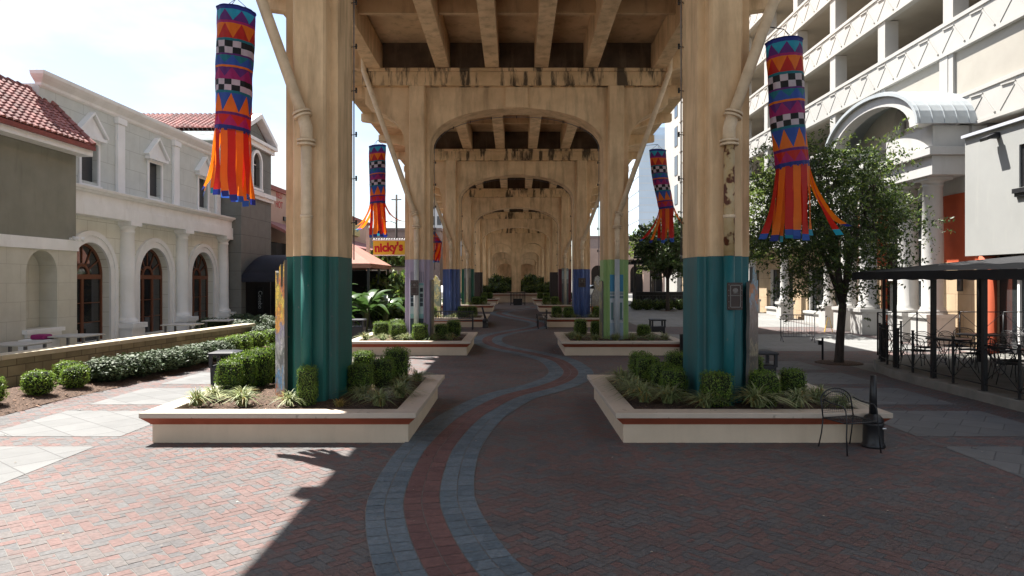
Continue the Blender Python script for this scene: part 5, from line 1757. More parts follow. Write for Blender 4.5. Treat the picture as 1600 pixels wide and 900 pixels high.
mb = MB(); mb.box(-14.0, -13.2, 19.2, 19.75, .1, .698); mb.build('seat_box', M_WHITE, root, world=True)

# grey gabled house
B2 = empty('gabled_house', (-14.2, 37.6, 0), 'dark grey house with red tiled gable roof and an arched upper window', 'building')
win = [(36.7, 7.55), (37.85, 7.55)] + arc(37.275, 8.75, .575, 0, PI, 14)
mb = MB(); mb.prism([(35.3, -.1), (39.6, -.1), (39.6, 9.85), (35.3, 9.85)], -14.5, -14.2, 'x', holes=[win])
mb.box(-27, -14.503, 35.62, 39.6, -.1, 9.85); mb.box(-16.0, -14.503, 35.3, 35.617, -.1, 9.85)
mb.prism([(35.3, 9.853), (39.6, 9.853), (37.45, 11.0)], -14.5, -14.25, 'x')
mb.build('house_wall', M_DKGREY, B2, world=True)
for nm, z0, z1, o in (('string_course', 6.80, 6.98, .12), ('string_course', 6.983, 7.22, .22), ('eave_cornice', 9.60, 9.85, .16), ('eave_cornice', 9.853, 10.02, .30)):
    mb = MB(); mb.box(-14.198, -14.2 + o, 35.3 - o, 39.6 + o, z0, z1); mb.box(-26 if z0 > 9 else -15.5, -14.199, 35.3 - o, 35.298, z0, z1)
    mb.build(nm, M_WHITE, B2, world=True)
mb = MB()
for s in (-1, 1):
    a, b = Vector((0, 37.45 + s * 2.45, 10.02)), Vector((0, 37.45, 11.25))
    q = [a, b, b + Vector((0, 0, .26)), a + Vector((0, 0, .26))]
    mb.add([(-14.35, p.y, p.z) for p in q] + [(-13.92, p.y, p.z) for p in q], [(0, 1, 2, 3), (7, 6, 5, 4), (0, 4, 5, 1), (1, 5, 6, 2), (2, 6, 7, 3), (3, 7, 4, 0)])
mb.build('gable_trim', M_WHITE, B2, world=True)
mb = MB()
for s in (-1, 1):
    n, m = 12, 46
    for i in range(n):
        for j in range(m):
            x = -14.3 - (j + .5) * .26
            y0 = 37.45 + s * (2.5 - 2.5 * i / n); z0 = 10.12 + 1.28 * i / n
            y1 = 37.45 + s * (2.5 - 2.5 * (i + 1.2) / n); z1 = 10.12 + 1.28 * (i + 1.2) / n
            pr = [(-.5, .03), (-.3, .09), (0, .12), (.3, .09), (.5, .03)]
            v = [(x + u * .26, y0, z0 + h + .03) for u, h in pr] + [(x + u * .25, y1, z1 + h) for u, h in pr]
            mb.add(v, [(k, k + 1, 6 + k, 5 + k) for k in range(4)] + [(0, 4, 3, 2, 1)], 0, False)
mb.build('roof', M_ROOF, B2, world=True, recalc=False)
w = MB()
rr_ = .575
outer = [(37.275 - rr_ - .16, 7.40)] + arc(37.275, 8.75, rr_ + .16, PI, 0, 16) + [(37.275 + rr_ + .16, 7.40), (37.275 + rr_ + .003, 7.40)] + arc(37.275, 8.75, rr_ + .003, 0, PI, 16) + [(37.275 - rr_ - .003, 7.40)]
w.prism(outer, -14.197, -14.08, 'x'); w.box(-14.197, -14.05, 36.5, 38.05, 7.28, 7.397)
ww = w.build('arched_window', M_WHITE, B2, world=True)
g = MB(); g.box(-14.46, -14.42, 36.6, 37.95, 7.5, 9.4); g.build('pane', M_GLASS, ww, world=True)
g = MB(); g.box(-14.418, -14.40, 37.25, 37.3, 7.56, 9.3); g.box(-14.418, -14.40, 36.7, 37.85, 8.72, 8.77); g.build('glazing_bar', M_WHITE, ww, world=True)

# dark entrance with awning, then the peach building with its pent roof
B3 = empty('dark_entrance', (-12.4, 41, 0), 'dark recessed entrance block with white vertical lettering under the awning', 'building')
mb = MB(); mb.box(-14.3, -9.5, 40.6, 46, -.1, 3.9)
mb.build('entrance_wall', mk('near_black_wall', (0.03, 0.028, 0.026), (0.022, 0.02, 0.019), rough=.8), B3, world=True)
mb = MB(); mb.box(-13.9, -13.2, 40.57, 40.597, .1, 2.25); mb.build('door', mk('dark_brown_door', (0.05, 0.035, 0.026), (0.035, 0.025, 0.02), rough=.5), B3, world=True)
mb = MB(); mb.box(-15.36, -14.98, 40.5, 40.56, .55, 2.05)
sb = None
root = empty('letter_board', (-14.0, 37.4, 1.3), 'narrow black board with white upright lettering under the awning', 'sign')
mb = MB(); mb.box(-14.16, -13.86, 37.4, 37.46, .60, 2.0); mb.build('sign_board', M_BLACK, root, world=True)
text('lettering', 'Conebo', .30, (-14.01, 37.395, 1.30), (R(90), R(90), 0), mk('white_letter', (.62, .62, .62), (.55, .55, .55)), root)
mb = MB(); mb.box(-14.198, -14.17, 35.9, 39.4, .0, 2.5); mb.build('doorway_shade', M_DARK, B2, world=True)  # near-black panel: the awning's shade painted over the entrance
mb = MB(); mb.box(-17, -14.2, 40.51, 41.5, -.1, 4.6); mb.build('side_wall', MATS['near_black_wall'], B3, world=True)
root = empty('barrel_awning', (-13.0, 36.5, 2.3), 'rounded navy black awning over the dark entrance of the gabled house', 'awning')
mb = MB()
rings = []
pr = [(35.25, 2.28), (35.25, 2.62)] + [(35.25 + 1.5 * (1 - math.cos(a)), 2.62 + 1.1 * math.sin(a)) for a in [PI / 2 * k / 9 for k in range(10)]] + [(39.0, 3.72)]
for t in range(9):
    a = PI / 2 * t / 8
    k = math.sin(a)
    rings.append([(-14.17 + 0.75 * (1 - math.cos(a)), y, z if z < 2.63 else 2.62 + (z - 2.62) * max(k, .03)) for y, z in pr])
for x in (-12.6, -11.6, -10.8):
    rings.append([(x, y, z) for y, z in pr])
mb.loft(rings, False, False, smooth=True)
mb.build('canvas', M_NAVYCANVAS, root, world=True)
for y in (35.4, 38.8):
    mb = MB(); mb.tube([(-11.0, y, 0.05), (-11.0, y, 2.4)], .04, 8); mb.build('awning_post', M_BLACK, root, world=True)

B4 = empty('peach_building', (-15.5, 56, 0), 'long peach stucco building with a red coping and a pent roof', 'building')
mb = MB(); mb.box(-28, -15.5, 41.6, 72, -.1, 8.1); mb.build('stucco_wall', M_PEACH, B4, world=True)
mb = MB(); mb.box(-28.1, -15.4, 41.55, 72.1, 8.103, 8.40); mb.build('coping', mk('red_coping', (0.30, 0.10, 0.08), (0.26, 0.085, 0.07)), B4, world=True)
mb = MB(); mb.add([(-15.45, 41.6, 6.1), (-15.45, 71, 6.1), (-13.6, 71, 5.2), (-13.6, 41.6, 5.2), (-15.45, 41.6, 5.9), (-15.45, 71, 5.9), (-13.6, 71, 5.02), (-13.6, 41.6, 5.02)], [(0, 1, 2, 3), (7, 6, 5, 4), (0, 4, 5, 1), (1, 5, 6, 2), (2, 6, 7, 3), (3, 7, 4, 0)])
mb.build('pent_roof', mk('dusty_red_roof', (0.28, 0.12, 0.11), (0.24, 0.10, 0.09), rough=.8, scale=4), B4, world=True)
mb = MB(); mb.box(-15.498, -15.42, 42, 71, .0, 4.8); mb.build('dark_opening', M_DARK, B4, world=True)
for k in range(6):
    mb = MB(); mb.box(-13.85, -13.7, 42 + 5.6 * k, 42.15 + 5.6 * k, 0, 5.05); mb.build('post', M_BLACK, B4, world=True)
mred = mk('red_letter_paint', (0.50, 0.02, 0.025), (0.44, 0.018, 0.022))
text('wall_lettering', 'RED\nHOT', .62, (-15.49, 44.7, 7.6), (R(90), 0, R(90)), mred, B4, extrude=.004)
mb = MB(); mb.box(-15.498, -15.40, 45.4, 47.2, 5.98 + .35, 6.25 + .35); mb.build('dark_sign_bar', M_BLACK, B4, world=True)
mb = MB(); mb.box(-15.498, -15.3, 56, 67, 6.6, 7.7); mb.build('faded_banner', mk('faded_yellow', (0.52, 0.46, 0.18), (0.42, 0.36, 0.2), scale=5), B4, world=True)

# pavilion with faded awning
PV = empty('patio_pavilion', (-9.3, 36.2, 0), 'open patio pavilion with a faded pink hipped canopy behind the banana plants', 'pavilion')
mb = MB()
e = [(-11.3, 33.6, 3.2), (-7.15, 33.6, 3.2), (-7.15, 39.2, 3.2), (-11.3, 39.2, 3.2)]
a, b = (-9.2, 35.4, 4.5), (-9.2, 37.5, 4.5)
mb.add([*e, a, b], [(0, 1, 4), (1, 2, 5, 4), (2, 3, 5), (3, 0, 4, 5)])
mb.add([(x, y, z - .006) for x, y, z in e] + [(x, y, z - .22) for x, y, z in e], [(0, 4, 5, 1), (1, 5, 6, 2), (2, 6, 7, 3), (3, 7, 4, 0)])
mb.build('canopy', M_PINKCANVAS, PV, world=True)
for x in (-11.2, -7.3):
    for y in (33.8, 36.4, 39.0):
        mb = MB(); mb.box(x - .06, x + .06, y - .06, y + .06, 0, 3.1); mb.build('post', M_BLACK, PV, world=True)
mb = MB(); mb.box(-11.1, -7.4, 38.9, 38.95, .0, 2.9); mb.build('rear_screen', M_DARK, PV, world=True)

# yellow hanging sign
SG = empty('shop_sign', (-8.3, 40, 2.4), 'yellow shop sign with wavy red lettering on a pale post', 'sign')
mb = MB(); mb.box(-8.75, -8.55, 39.9, 40.1, -.1, 5.3); mb.build('post', mk('pale_post', (.55, .52, .46), (.5, .47, .41)), SG, world=True)
mb = MB(); mb.box(-8.35, -6.35, 39.95, 40.05, 3.86, 4.68); mb.build('sign_board', mk('sign_yellow', (0.70, 0.47, 0.03), (0.64, 0.42, 0.025), rough=.5), SG, world=True)
mb = MB()
for z in (3.80, 4.685): mb.box(-8.4, -6.3, 39.93, 40.07, z, z + .055)
for k in range(14): mb.lathe([(0, 0), (.05, .0), (.05, .06), (0, .09)], -8.3 + k * .15, 40, 8); mb.v[-32:] = [(p[0], p[1], p[2] + 4.742) for p in mb.v[-32:]]
mb.build('sign_frame', M_WHITE, SG, world=True)
text('lettering', "nicky's", .70, (-7.44, 39.945, 4.28), (R(90), R(-3), 0), mred, SG, offset=.032, sx=.90)
root = empty('grey_board', (-7.3, 41.2, 2.0), 'long grey board with small marks hanging below the yellow sign', 'sign')
mb = MB(); mb.box(-8.7, -6.4, 41.15, 41.25, 2.55, 3.15); mb.build('sign_board', mk('grey_board_paint', (.36, .37, .38), (.3, .31, .32)), root, world=True)
mb = MB(); mb.box(-8.75, -6.35, 41.12, 41.28, 3.153, 3.23); mb.box(-8.75, -6.35, 41.12, 41.28, 2.48, 2.547); mb.build('board_frame', M_BLACK, root, world=True)
for x in (-8.7, -6.45):
    mb = MB(); mb.box(x - .05, x + .05, 41.29, 41.39, 0, 3.2); mb.build('post', M_BLACK, root, world=True)


# banana plants
def banana(x, y, h, seed, label):
    rs = random.Random(seed)
    root = empty('banana_plant', (x, y, G(y)), label, 'banana plant', 'banana plants by the pavilion', rs.uniform(0, 6))
    mb = MB()
    for k in range(3):
        a = rs.uniform(0, 6)
        mb.tube([(0, 0, 0), (.1 * math.cos(a), .1 * math.sin(a), h * .5)], [.09, .05], 8)
    mb.build('stem', mk('banana_stem', (.10, .12, .045), (.08, .08, .03)), root)
    for k in range(11):
        a = k * 2.4 + rs.uniform(-.3, .3)
        L_ = rs.uniform(1.3, 2.1) * h / 2.2
        el = rs.uniform(.35, 1.25)
        wd = rs.uniform(.17, .26)
        z0 = h * rs.uniform(.25, .5)
        d = Vector((math.cos(a), math.sin(a), 0)); sd = Vector((-math.sin(a), math.cos(a), 0))
        mb = MB()
        rows = []
        for q in range(11):
            t = q / 10
            p = d * (L_ * math.cos(el * .6) * t) + Vector((0, 0, z0 + L_ * (math.sin(el) * t * 1.15 - .85 * t * t * (1.25 - el * .45))))
            ww = wd * (max(0, math.sin(PI * min(1, max(0, (t - .12) / .88)) ** .75))) + .012
            fold = Vector((0, 0, ww * .35))
            rows.append((p - sd * ww + fold, p, p + sd * ww + fold))
        v = [pp for r_ in rows for pp in r_]
        f = []
        for q in range(10):
            for u in range(2):
                f.append((3 * q + u, 3 * q + u + 1, 3 * q + u + 4, 3 * q + u + 3))
        mb.add(v, f, 0, True)
        mb.build('leaf', M_BANANA, root, recalc=False)


bl = [(-7.7, 30.6, 2.3), (-6.9, 31.4, 2.2), (-8.6, 31.2, 2.6), (-7.3, 33.0, 2.4), (-6.4, 33.4, 2.0), (-6.7, 35.3, 2.3), (-8.3, 29.6, 1.9)]
nm = ['front', 'path side', 'tallest', 'middle', 'low path side', 'rearmost', 'low left hand']
for k, (x, y, h) in enumerate(bl):
    banana(x, y, h, 50 + k, '%s banana plant of the clump beside the lavender pier' % nm[k])
for k, (x, y, w, h) in enumerate([(-7.2, 36.8, 1.8, 2.3), (-6.9, 38.6, 1.8, 2.6), (-6.7, 40.6, 1.6, 2.2), (-8.2, 43.5, 2.6, 4.2), (-6.8, 44.5, 2.2, 3.9)]):
    put(LB, k, x, y, G(y), w, w, h, k, '%s leafy bush from the front behind the banana plants' % ORD[k], 'bush', 'bushes under the yellow sign')

# far left: brown block, tan blocks, utility pole, parked car
B5 = empty('brown_block', (-18, 90, 0), 'plain brown flat roofed block far behind the yellow sign', 'building')
mb = MB(); mb.box(-30, -9.8, 88, 104, -.1, 8.7); mb.build('block_wall', mk('brown_stucco', (.26, .20, .18), (.22, .17, .155)), B5, world=True)
mb = MB(); mb.box(-30.2, -9.6, 87.8, 104.2, 8.703, 9.05); mb.build('roof_edge', mk('brown_edge', (.20, .15, .14), (.17, .13, .12)), B5, world=True)
for k in range(6):
    mb = MB(); mb.box(-28 + k * 3.1, -26.4 + k * 3.1, 87.93, 87.998, 1, 6)
    mb.build('dark_bay', M_DARK, B5, world=True)
B6 = empty('white_tower', (-18, 175, 0), 'pale multi storey block with rows of small windows in the far distance', 'building')
mb = MB(); mb.box(-27, -13.5, 170, 185, -.1, 24); mb.build('tower_wall', mk('pale_far_wall', (.5, .5, .5), (.45, .45, .45)), B6, world=True)
for k in range(5):
    for j in range(8):
        mb = MB(); mb.box(-26 + j * 1.6, -25 + j * 1.6, 169.94, 169.998, 4 + k * 4, 6.2 + k * 4)
        mb.build('window', M_GLASS, B6, world=True)
UP = empty('utility_pole', (-13.2, 75.5, .3), 'tall dark utility pole with a side lamp above the yellow sign', 'utility pole')
mb = MB(); mb.tube([(-13.2, 75.5, .2), (-13.2, 75.5, 11.8)], [.14, .10], 10); mb.build('pole_shaft', M_BARK, UP, world=True)
mb = MB(); mb.box(-13.75, -12.65, 75.42, 75.5, 11.2, 11.3); mb.build('crossarm', M_BARK, UP, world=True)
mb = MB(); mb.tube([(-13.2, 75.5, 8.6), (-13.9, 75.5, 8.9), (-14.3, 75.5, 8.85)], .04, 6); mb.build('lamp_arm', M_GALV, UP, world=True)
mb = MB(); mb.box(-14.9, -14.3, 75.4, 75.6, 8.75, 8.9); mb.build('lamp_head', M_GALV, UP, world=True)


def car(x, y, rz, paint_, label):
    root = empty('parked_car', (x, y, G(y) + .01), label, 'car', 'parked cars on the cross street', rz)
    pts = [(-2.1, .35), (-2.15, .75), (-1.95, .95), (-1.25, 1.02), (-.55, 1.46), (.85, 1.48), (1.65, 1.02), (2.1, .92), (2.15, .55), (2.1, .32)]
    mb = MB(); mb.prism(pts, -.86, .86, 'y'); mb.build('car_body', paint_, root, bevel=.08)
    mb = MB(); mb.prism([(-1.1, 1.03), (-.52, 1.40), (.8, 1.42), (1.4, 1.03)], -.868, .868, 'y'); mb.build('window', M_GLASS, root)
    for sx in (-1.3, 1.3):
        for sy in (-1, 1):
            mb = MB(); mb.lathe([(.02, -.1), (.31, -.1), (.33, -.06), (.33, .06), (.31, .1), (.02, .1)], 0, 0, 20)
            mb.v = [(sx + p[0], sy * .78 + p[2], .33 + p[1]) for p in mb.v]
            mb.build('wheel', M_BLACKPL, root)
    for sx, m_ in ((-2.145, M_WHITE), (2.145, M_RED)):
        for sy in (-.6, .6):
            mb = MB(); mb.box(sx - .02, sx + .02, sy - .18, sy + .18, .68, .82); mb.build('headlight' if sx < 0 else 'tail_light', m_, root)


WP = mk('white_car_paint', (.75, .75, .74), (.7, .7, .7), rough=.25, coat=.5)
car(-7.9, 72, R(80), WP, 'white parked car seen between the lavender and blue piers')
car(9.3, 80, R(5), WP, 'white parked car far off right of the blue pier')
car(11.5, 84.5, R(4), mk('dark_blue_car_paint', (.03, .05, .10), (.025, .045, .09), rough=.25, coat=.5), 'dark blue car on the street beyond the white one')

# ------------------------------------------------------------------ right side: parking garage
XG = 16.5
GA = empty('parking_garage', (XG, 45, 0), 'white multi storey parking garage with patterned spandrels and open decks', 'building')
LEV = [8.62, 11.62, 14.64, 17.65, 20.65, 23.7]
YA, YB = 6.0, 68.0
RELM = M_GARAGE
for k, z in enumerate(LEV):
    mb = MB(); mb.box(XG, XG + .25, YA, YB, z - .65, z + .65)
    # sunk panel edges and zigzag relief, cast into the spandrel
    mb.box(XG - .05, XG - .002, YA, YB, z + .50, z + .65)
    mb.box(XG - .05, XG - .002, YA, YB, z - .65, z - .53)
    n = int((YB - YA) / 1.58)
    for j in range(n):
        y = YA + j * 1.58
        for (p, q, wd, dp) in (((y + .12, z - .44), (y + .72, z + .30), .030, .05), ((y + .72, z + .36), (y + 1.38, z + .40), .022, .05), ((y + .78, z + .26), (y + 1.46, z - .44), .012, .02)):
            d_ = Vector((q[0] - p[0], q[1] - p[1])).normalized(); nx_, nz_ = -d_.y * wd, d_.x * wd
            mb.prism([(p[0] - nx_, p[1] - nz_), (q[0] - nx_, q[1] - nz_), (q[0] + nx_, q[1] + nz_), (p[0] + nx_, p[1] + nz_)], XG - dp, XG - .002, 'x')
    mb.build('spandrel', M_GARAGE, GA, world=True)
    mb = MB(); mb.box(XG + .253, XG + 16, YA, YB, z - .62, z - .34)
    mb.build('floor_slab', M_GARIN, GA, world=True)
mb = MB(); mb.box(XG + 9, XG + 9.2, YA, YB, 4, 24.2); mb.build('inner_wall', M_GARIN, GA, world=True)
for j in range(14):
    y = 7.1 + 4.75 * j - .3
    for k, z in enumerate(LEV[:-1]):
        mb = MB(); mb.box(XG + .02, XG + .62, y, y + .6, z + .652, LEV[k + 1] - .652)
        mb.build('column', M_GARAGE, GA, world=True)
# lower infill wall with pilasters
mb = MB(); mb.box(XG + .12, XG + .3, YA, 33.2, LEV[0] + .653, LEV[1] - .653); mb.build('infill_wall', M_GARIN, GA, world=True)
for y in (16.5, 20.9, 26.1, 30.9):
    mb = MB(); mb.box(XG + .0, XG + .118, y, y + .5, LEV[0] + .653, LEV[1] - .653); mb.build('pilaster', M_GARAGE, GA, world=True)
mb = MB(); mb.box(XG + .1, XG + 16, 68.003, 76, -.1, 25.5); mb.build('stair_tower', M_GARAGE, GA, world=True)
for k in range(7):
    mb = MB(); mb.box(XG + .05, XG + .098, 70.0, 71.3, 4.2 + 3.0 * k, 6.2 + 3.0 * k); mb.build('window', M_GLASS, GA, world=True)
mb = MB(); mb.box(XG + .4, XG + .5, 17.2, 20.4, LEV[1] + .655, LEV[2] - .655); mb.build('red_screen', mk('crimson_panel', (.38, .03, .06), (.34, .027, .05)), GA, world=True)

# storefront below
SF = empty('storefront', (XG, 34, 0), 'storefront under the garage with white columns, tan stone and orange red piers', 'building')
bays = [(26.2, 30.7), (34.0, 38.4), (40.4, 44.2), (46.0, 54.0), (56.0, 64.0)]
ys_ = 19.5
for a, b in bays + [(68.0, 68.0)]:
    mb = MB(); mb.box(XG - .1, XG + .5, ys_, a, -.1, 3.05)
    mb.build('stone_pier', M_TAN, SF, world=True)
    ys_ = b
ys_ = 19.5
for a, b in bays + [(68.0, 68.0)]:
    if ys_ < 32.8:
        mb = MB(); mb.box(XG - .08, XG + .5, ys_, a, 3.053, 5.6)
        mb.build('orange_pier', M_ORANGE, SF, world=True)
    ys_ = b
mb = MB(); mb.box(XG - .1, XG + .5, 33.0, 68, 3.053, 4.3); mb.build('stone_lintel', M_TAN, SF, world=True)
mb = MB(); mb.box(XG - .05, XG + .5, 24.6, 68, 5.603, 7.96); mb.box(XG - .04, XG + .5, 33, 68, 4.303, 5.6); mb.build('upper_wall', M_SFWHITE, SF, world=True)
for a, b in bays:
    zt = 5.6 if b < 33 else 3.05
    w = MB(); 
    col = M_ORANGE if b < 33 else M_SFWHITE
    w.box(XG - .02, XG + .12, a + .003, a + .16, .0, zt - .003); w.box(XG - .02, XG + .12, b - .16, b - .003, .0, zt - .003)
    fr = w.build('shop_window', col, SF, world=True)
    g = MB(); g.box(XG + .16, XG + .2, a + .01, b - .01, .05, zt - .01); g.build('glass', M_SHOPGLASS, fr, world=True)
    g = MB()
    m = max(1, int((b - a) / 1.3))
    for j in range(1, m): g.box(XG + .10, XG + .158, a + (b - a) * j / m - .03, a + (b - a) * j / m + .03, .05, zt - .01)
    for z in (.45, 2.35, 4.0):
        if z < zt: g.box(XG + .102, XG + .156, a + .165, b - .165, z, z + .06)
    g.build('mullion', M_BLACK if b > 33 else MATS['white_car_paint'], fr, world=True)
XS = 15.6


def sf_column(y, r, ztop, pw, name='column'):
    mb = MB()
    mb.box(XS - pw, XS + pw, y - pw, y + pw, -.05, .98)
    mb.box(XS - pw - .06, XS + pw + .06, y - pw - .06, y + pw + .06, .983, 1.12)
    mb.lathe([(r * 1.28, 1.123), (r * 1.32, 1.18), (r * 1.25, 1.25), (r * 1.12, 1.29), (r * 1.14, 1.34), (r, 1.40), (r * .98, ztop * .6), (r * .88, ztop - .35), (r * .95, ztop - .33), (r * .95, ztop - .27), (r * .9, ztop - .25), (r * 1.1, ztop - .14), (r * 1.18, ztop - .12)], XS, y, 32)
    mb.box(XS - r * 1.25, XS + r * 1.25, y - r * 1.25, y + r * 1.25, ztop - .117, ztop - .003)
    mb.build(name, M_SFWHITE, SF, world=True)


for y in (25.55, 27.15, 30.25, 31.9):
    sf_column(y, .37, 6.2, .52)
for y in (34.0, 39.6, 45.0, 55.0, 65.0):
    sf_column(y, .25, 4.3, .36)
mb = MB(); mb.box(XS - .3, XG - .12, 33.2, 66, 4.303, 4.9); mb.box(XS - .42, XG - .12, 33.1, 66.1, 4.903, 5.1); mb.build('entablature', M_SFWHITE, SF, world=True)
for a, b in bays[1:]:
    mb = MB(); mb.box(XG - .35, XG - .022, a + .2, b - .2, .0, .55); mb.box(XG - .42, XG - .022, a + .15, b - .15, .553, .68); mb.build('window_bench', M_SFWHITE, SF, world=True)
# portico with barrel roof
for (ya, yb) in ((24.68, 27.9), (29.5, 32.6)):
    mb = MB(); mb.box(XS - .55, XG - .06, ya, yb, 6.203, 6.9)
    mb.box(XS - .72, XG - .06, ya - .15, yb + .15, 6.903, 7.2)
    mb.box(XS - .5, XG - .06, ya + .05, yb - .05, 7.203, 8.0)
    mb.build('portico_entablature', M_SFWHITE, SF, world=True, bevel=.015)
CYV, HV = 28.15, 3.75
mb = MB()
pro = []
for k in range(25):
    a = PI * k / 24
    pro.append((CYV - HV * math.cos(a), 8.0 + 1.85 * math.sin(a)))
inn = [(CYV + (y - CYV) * .965, 8.0 + (z - 8.0) * .93) for y, z in pro]
mb.prism(pro + inn[::-1], 14.35, 17.6, 'x')
mb.build('barrel_roof', M_ZINC, SF, world=True)
mb = MB()
for k in range(1, 24, 1):
    x0 = 14.35
for k in range(8):
    x = 14.45 + .44 * k
    rib = [(CYV + (y - CYV) * 1.008, 8.0 + (z - 8.0) * 1.02) for y, z in pro]
    mb.prism(rib + [(CYV + (y - CYV) * .999, 8.0 + (z - 8.0) * .998) for y, z in pro][::-1], x, x + .035, 'x')
mb.build('roof_seam', M_ZINC, SF, world=True)
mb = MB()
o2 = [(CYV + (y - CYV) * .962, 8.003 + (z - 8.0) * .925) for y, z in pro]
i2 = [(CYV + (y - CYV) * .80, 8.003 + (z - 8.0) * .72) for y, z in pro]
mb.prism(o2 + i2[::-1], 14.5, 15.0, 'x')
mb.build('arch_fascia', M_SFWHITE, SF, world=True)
mb = MB(); mb.prism(o2, 15.9, 16.0, 'x'); mb.build('tympanum', mk('lilac_stucco', (.62, .58, .56), (.56, .53, .51)), SF, world=True)  # one even pale lilac over the tympanum
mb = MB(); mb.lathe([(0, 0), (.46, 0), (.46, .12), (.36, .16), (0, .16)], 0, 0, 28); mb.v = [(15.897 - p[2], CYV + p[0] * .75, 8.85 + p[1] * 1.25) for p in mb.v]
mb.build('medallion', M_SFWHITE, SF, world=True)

# pale plain building with flood light
PB = empty('pale_building', (16.2, 18, 0), 'pale stucco side building with a sloping gutter line and one dark window', 'building')
wz = [(18.5, 5.2), (20.75, 5.2), (20.75, 6.5), (18.5, 6.5)]
mb = MB(); mb.prism([(4.0, 3.2), (23.25, 3.2), (23.25, 7.2), (4.0, 7.2)], 15.3, 15.53, 'x', holes=[wz])
mb.box(15.9, 24, 4, 23.25, 3.2, 7.2); mb.box(15.9, 24, 4, 23.25, -.1, 3.197); mb.box(15.533, 15.897, 22.9, 23.25, 3.2, 7.2)
mb.build('stucco_wall', M_PALEWALL, PB, world=True)
mb = MB(); mb.box(15.19, 15.6, 4, 23.3, 7.203, 7.30); mb.build('gutter', mk('pale_blue_gutter', (.52, .55, .60), (.48, .5, .55), rough=.4), PB, world=True)
mb = MB(); mb.add([(15.3, 4, 7.303), (15.3, 23.2, 7.303), (18.0, 23.2, 8.0), (18.0, 4, 8.0), (18.0, 23.2, 7.303), (18, 4, 7.303)], [(0, 1, 2, 3), (0, 3, 5), (1, 4, 2), (3, 2, 4, 5), (0, 5, 4, 1)]); mb.build('roof', M_PALEWALL, PB, world=True)
w = MB(); w.box(15.36, 15.46, 18.503, 18.6, 5.203, 6.497); w.box(15.36, 15.46, 20.63, 20.747, 5.203, 6.497); w.box(15.36, 15.46, 18.603, 20.627, 6.4, 6.497); w.box(15.18, 15.298, 18.4, 20.9, 5.03, 5.17); w.box(15.22, 15.298, 18.45, 20.85, 4.92, 5.027)
wn = w.build('window', M_BLACK, PB, world=True)
g = MB(); g.box(15.47, 15.5, 18.51, 20.74, 5.21, 6.49); g.build('pane', M_GLASS, wn, world=True)
FLT = empty('flood_light', (15.2, 21.6, 6.9), 'black flood light fixed high on the pale stucco wall', 'flood light')
mb = MB(); mb.box(15.10, 15.298, 21.56, 21.72, 6.88, 7.06); mb.build('lamp_bracket', M_BLACK, FLT, world=True)
mb = MB(); mb.add([(14.86, 21.5, 6.80), (15.10, 21.5, 6.90), (15.12, 21.5, 7.03), (14.84, 21.5, 6.90), (14.86, 21.85, 6.80), (15.10, 21.85, 6.90), (15.12, 21.85, 7.03), (14.84, 21.85, 6.90)], [(0, 1, 2, 3), (7, 6, 5, 4), (0, 4, 5, 1), (1, 5, 6, 2), (2, 6, 7, 3), (3, 7, 4, 0)]); mb.build('lamp_head', M_BLACK, FLT, world=True)

# ground floor under the canopy
GF = empty('cafe_front', (15.9, 18, 0), 'dark glazed cafe front with an orange red round column under the black canopy', 'building')
mb = MB(); mb.lathe([(.32, 0), (.32, .12), (.25, .16), (.25, 3.18)], 15.55, 22.5, 24); mb.build('round_column', M_ORANGE, GF, world=True)
mb = MB(); mb.box(15.80, 15.85, 8, 22.3, 0, 3.19); mb.build('glass', M_SHOPGLASS, GF, world=True)
for k in range(8):
    mb = MB(); mb.box(15.72, 15.798, 21.3 - 1.75 * k, 21.4 - 1.75 * k, 0.2, 3.0); mb.build('mullion', M_WHITE if k in (0, 2, 4) else M_BLACK, GF, world=True)
mb = MB(); mb.box(15.8, 15.897, 22.33, 23.24, .0, 3.19); mb.build('stone_panel', M_TAN, GF, world=True)
root = empty('wall_lantern', (16.2, 24.9, 2.2), 'dark wall lantern on the tan stone beside the orange column', 'wall lamp')
mb = MB(); mb.tube([(16.2, 24.9, 1.98), (16.2, 24.9, 2.5)], .10, 12); mb.build('lantern_body', M_BLACK, root, world=True)
mb = MB(); mb.box(16.2, 16.398, 24.86, 24.94, 2.5, 2.56); mb.build('lamp_bracket', M_BLACK, root, world=True)

# patio platform, canopy, railing
mb = MB()
edge = [(9.16, 3), (9.16, 15.5), (9.25, 16.8), (9.5, 18.0), (9.95, 19.0), (10.7, 19.8), (11.6, 20.2), (12.6, 20.4), (15.9, 20.4), (15.9, 3)]
mb.prism(edge, -.1, .19, 'z')
tag(mb.build('patio_platform', mk('patio_concrete', (.27, .26, .235), (.2, .195, .175), rough=.9, scale=2, streak=(.15, .19, .16), streak_amt=.4), bevel=.015), 'low curved concrete patio platform beside the promenade', 'patio', kind='structure')
CN = empty('patio_canopy', (11, 15, .19), 'long black canvas canopy over the railed patio at the right edge', 'canopy')
mb = MB()
yc0, yc1 = 6.0, 18.55
def cz(x): return 2.60 + (x - 9.15) * .098
rows = []
nx, ny = 8, 60
for j in range(ny + 1):
    y = yc0 + (yc1 - yc0) * j / ny
    rows.append([(9.15 + (15.25 - 9.15) * i / nx, y, cz(9.15 + (15.25 - 9.15) * i / nx) + (.02 * math.sin(j * 1.05) * math.sin(PI * i / nx) - .03 * math.sin(PI * ((j % 12) / 12)) * math.sin(PI * i / nx))) for i in range(nx + 1)])
v = [p for r_ in rows for p in r_]
mb.add(v, [(j * (nx + 1) + i, j * (nx + 1) + i + 1, (j + 1) * (nx + 1) + i + 1, (j + 1) * (nx + 1) + i) for j in range(ny) for i in range(nx)], 0, True)
mb.build('canvas_roof', M_CANVAS, CN, world=True)
mb = MB()
ring = []
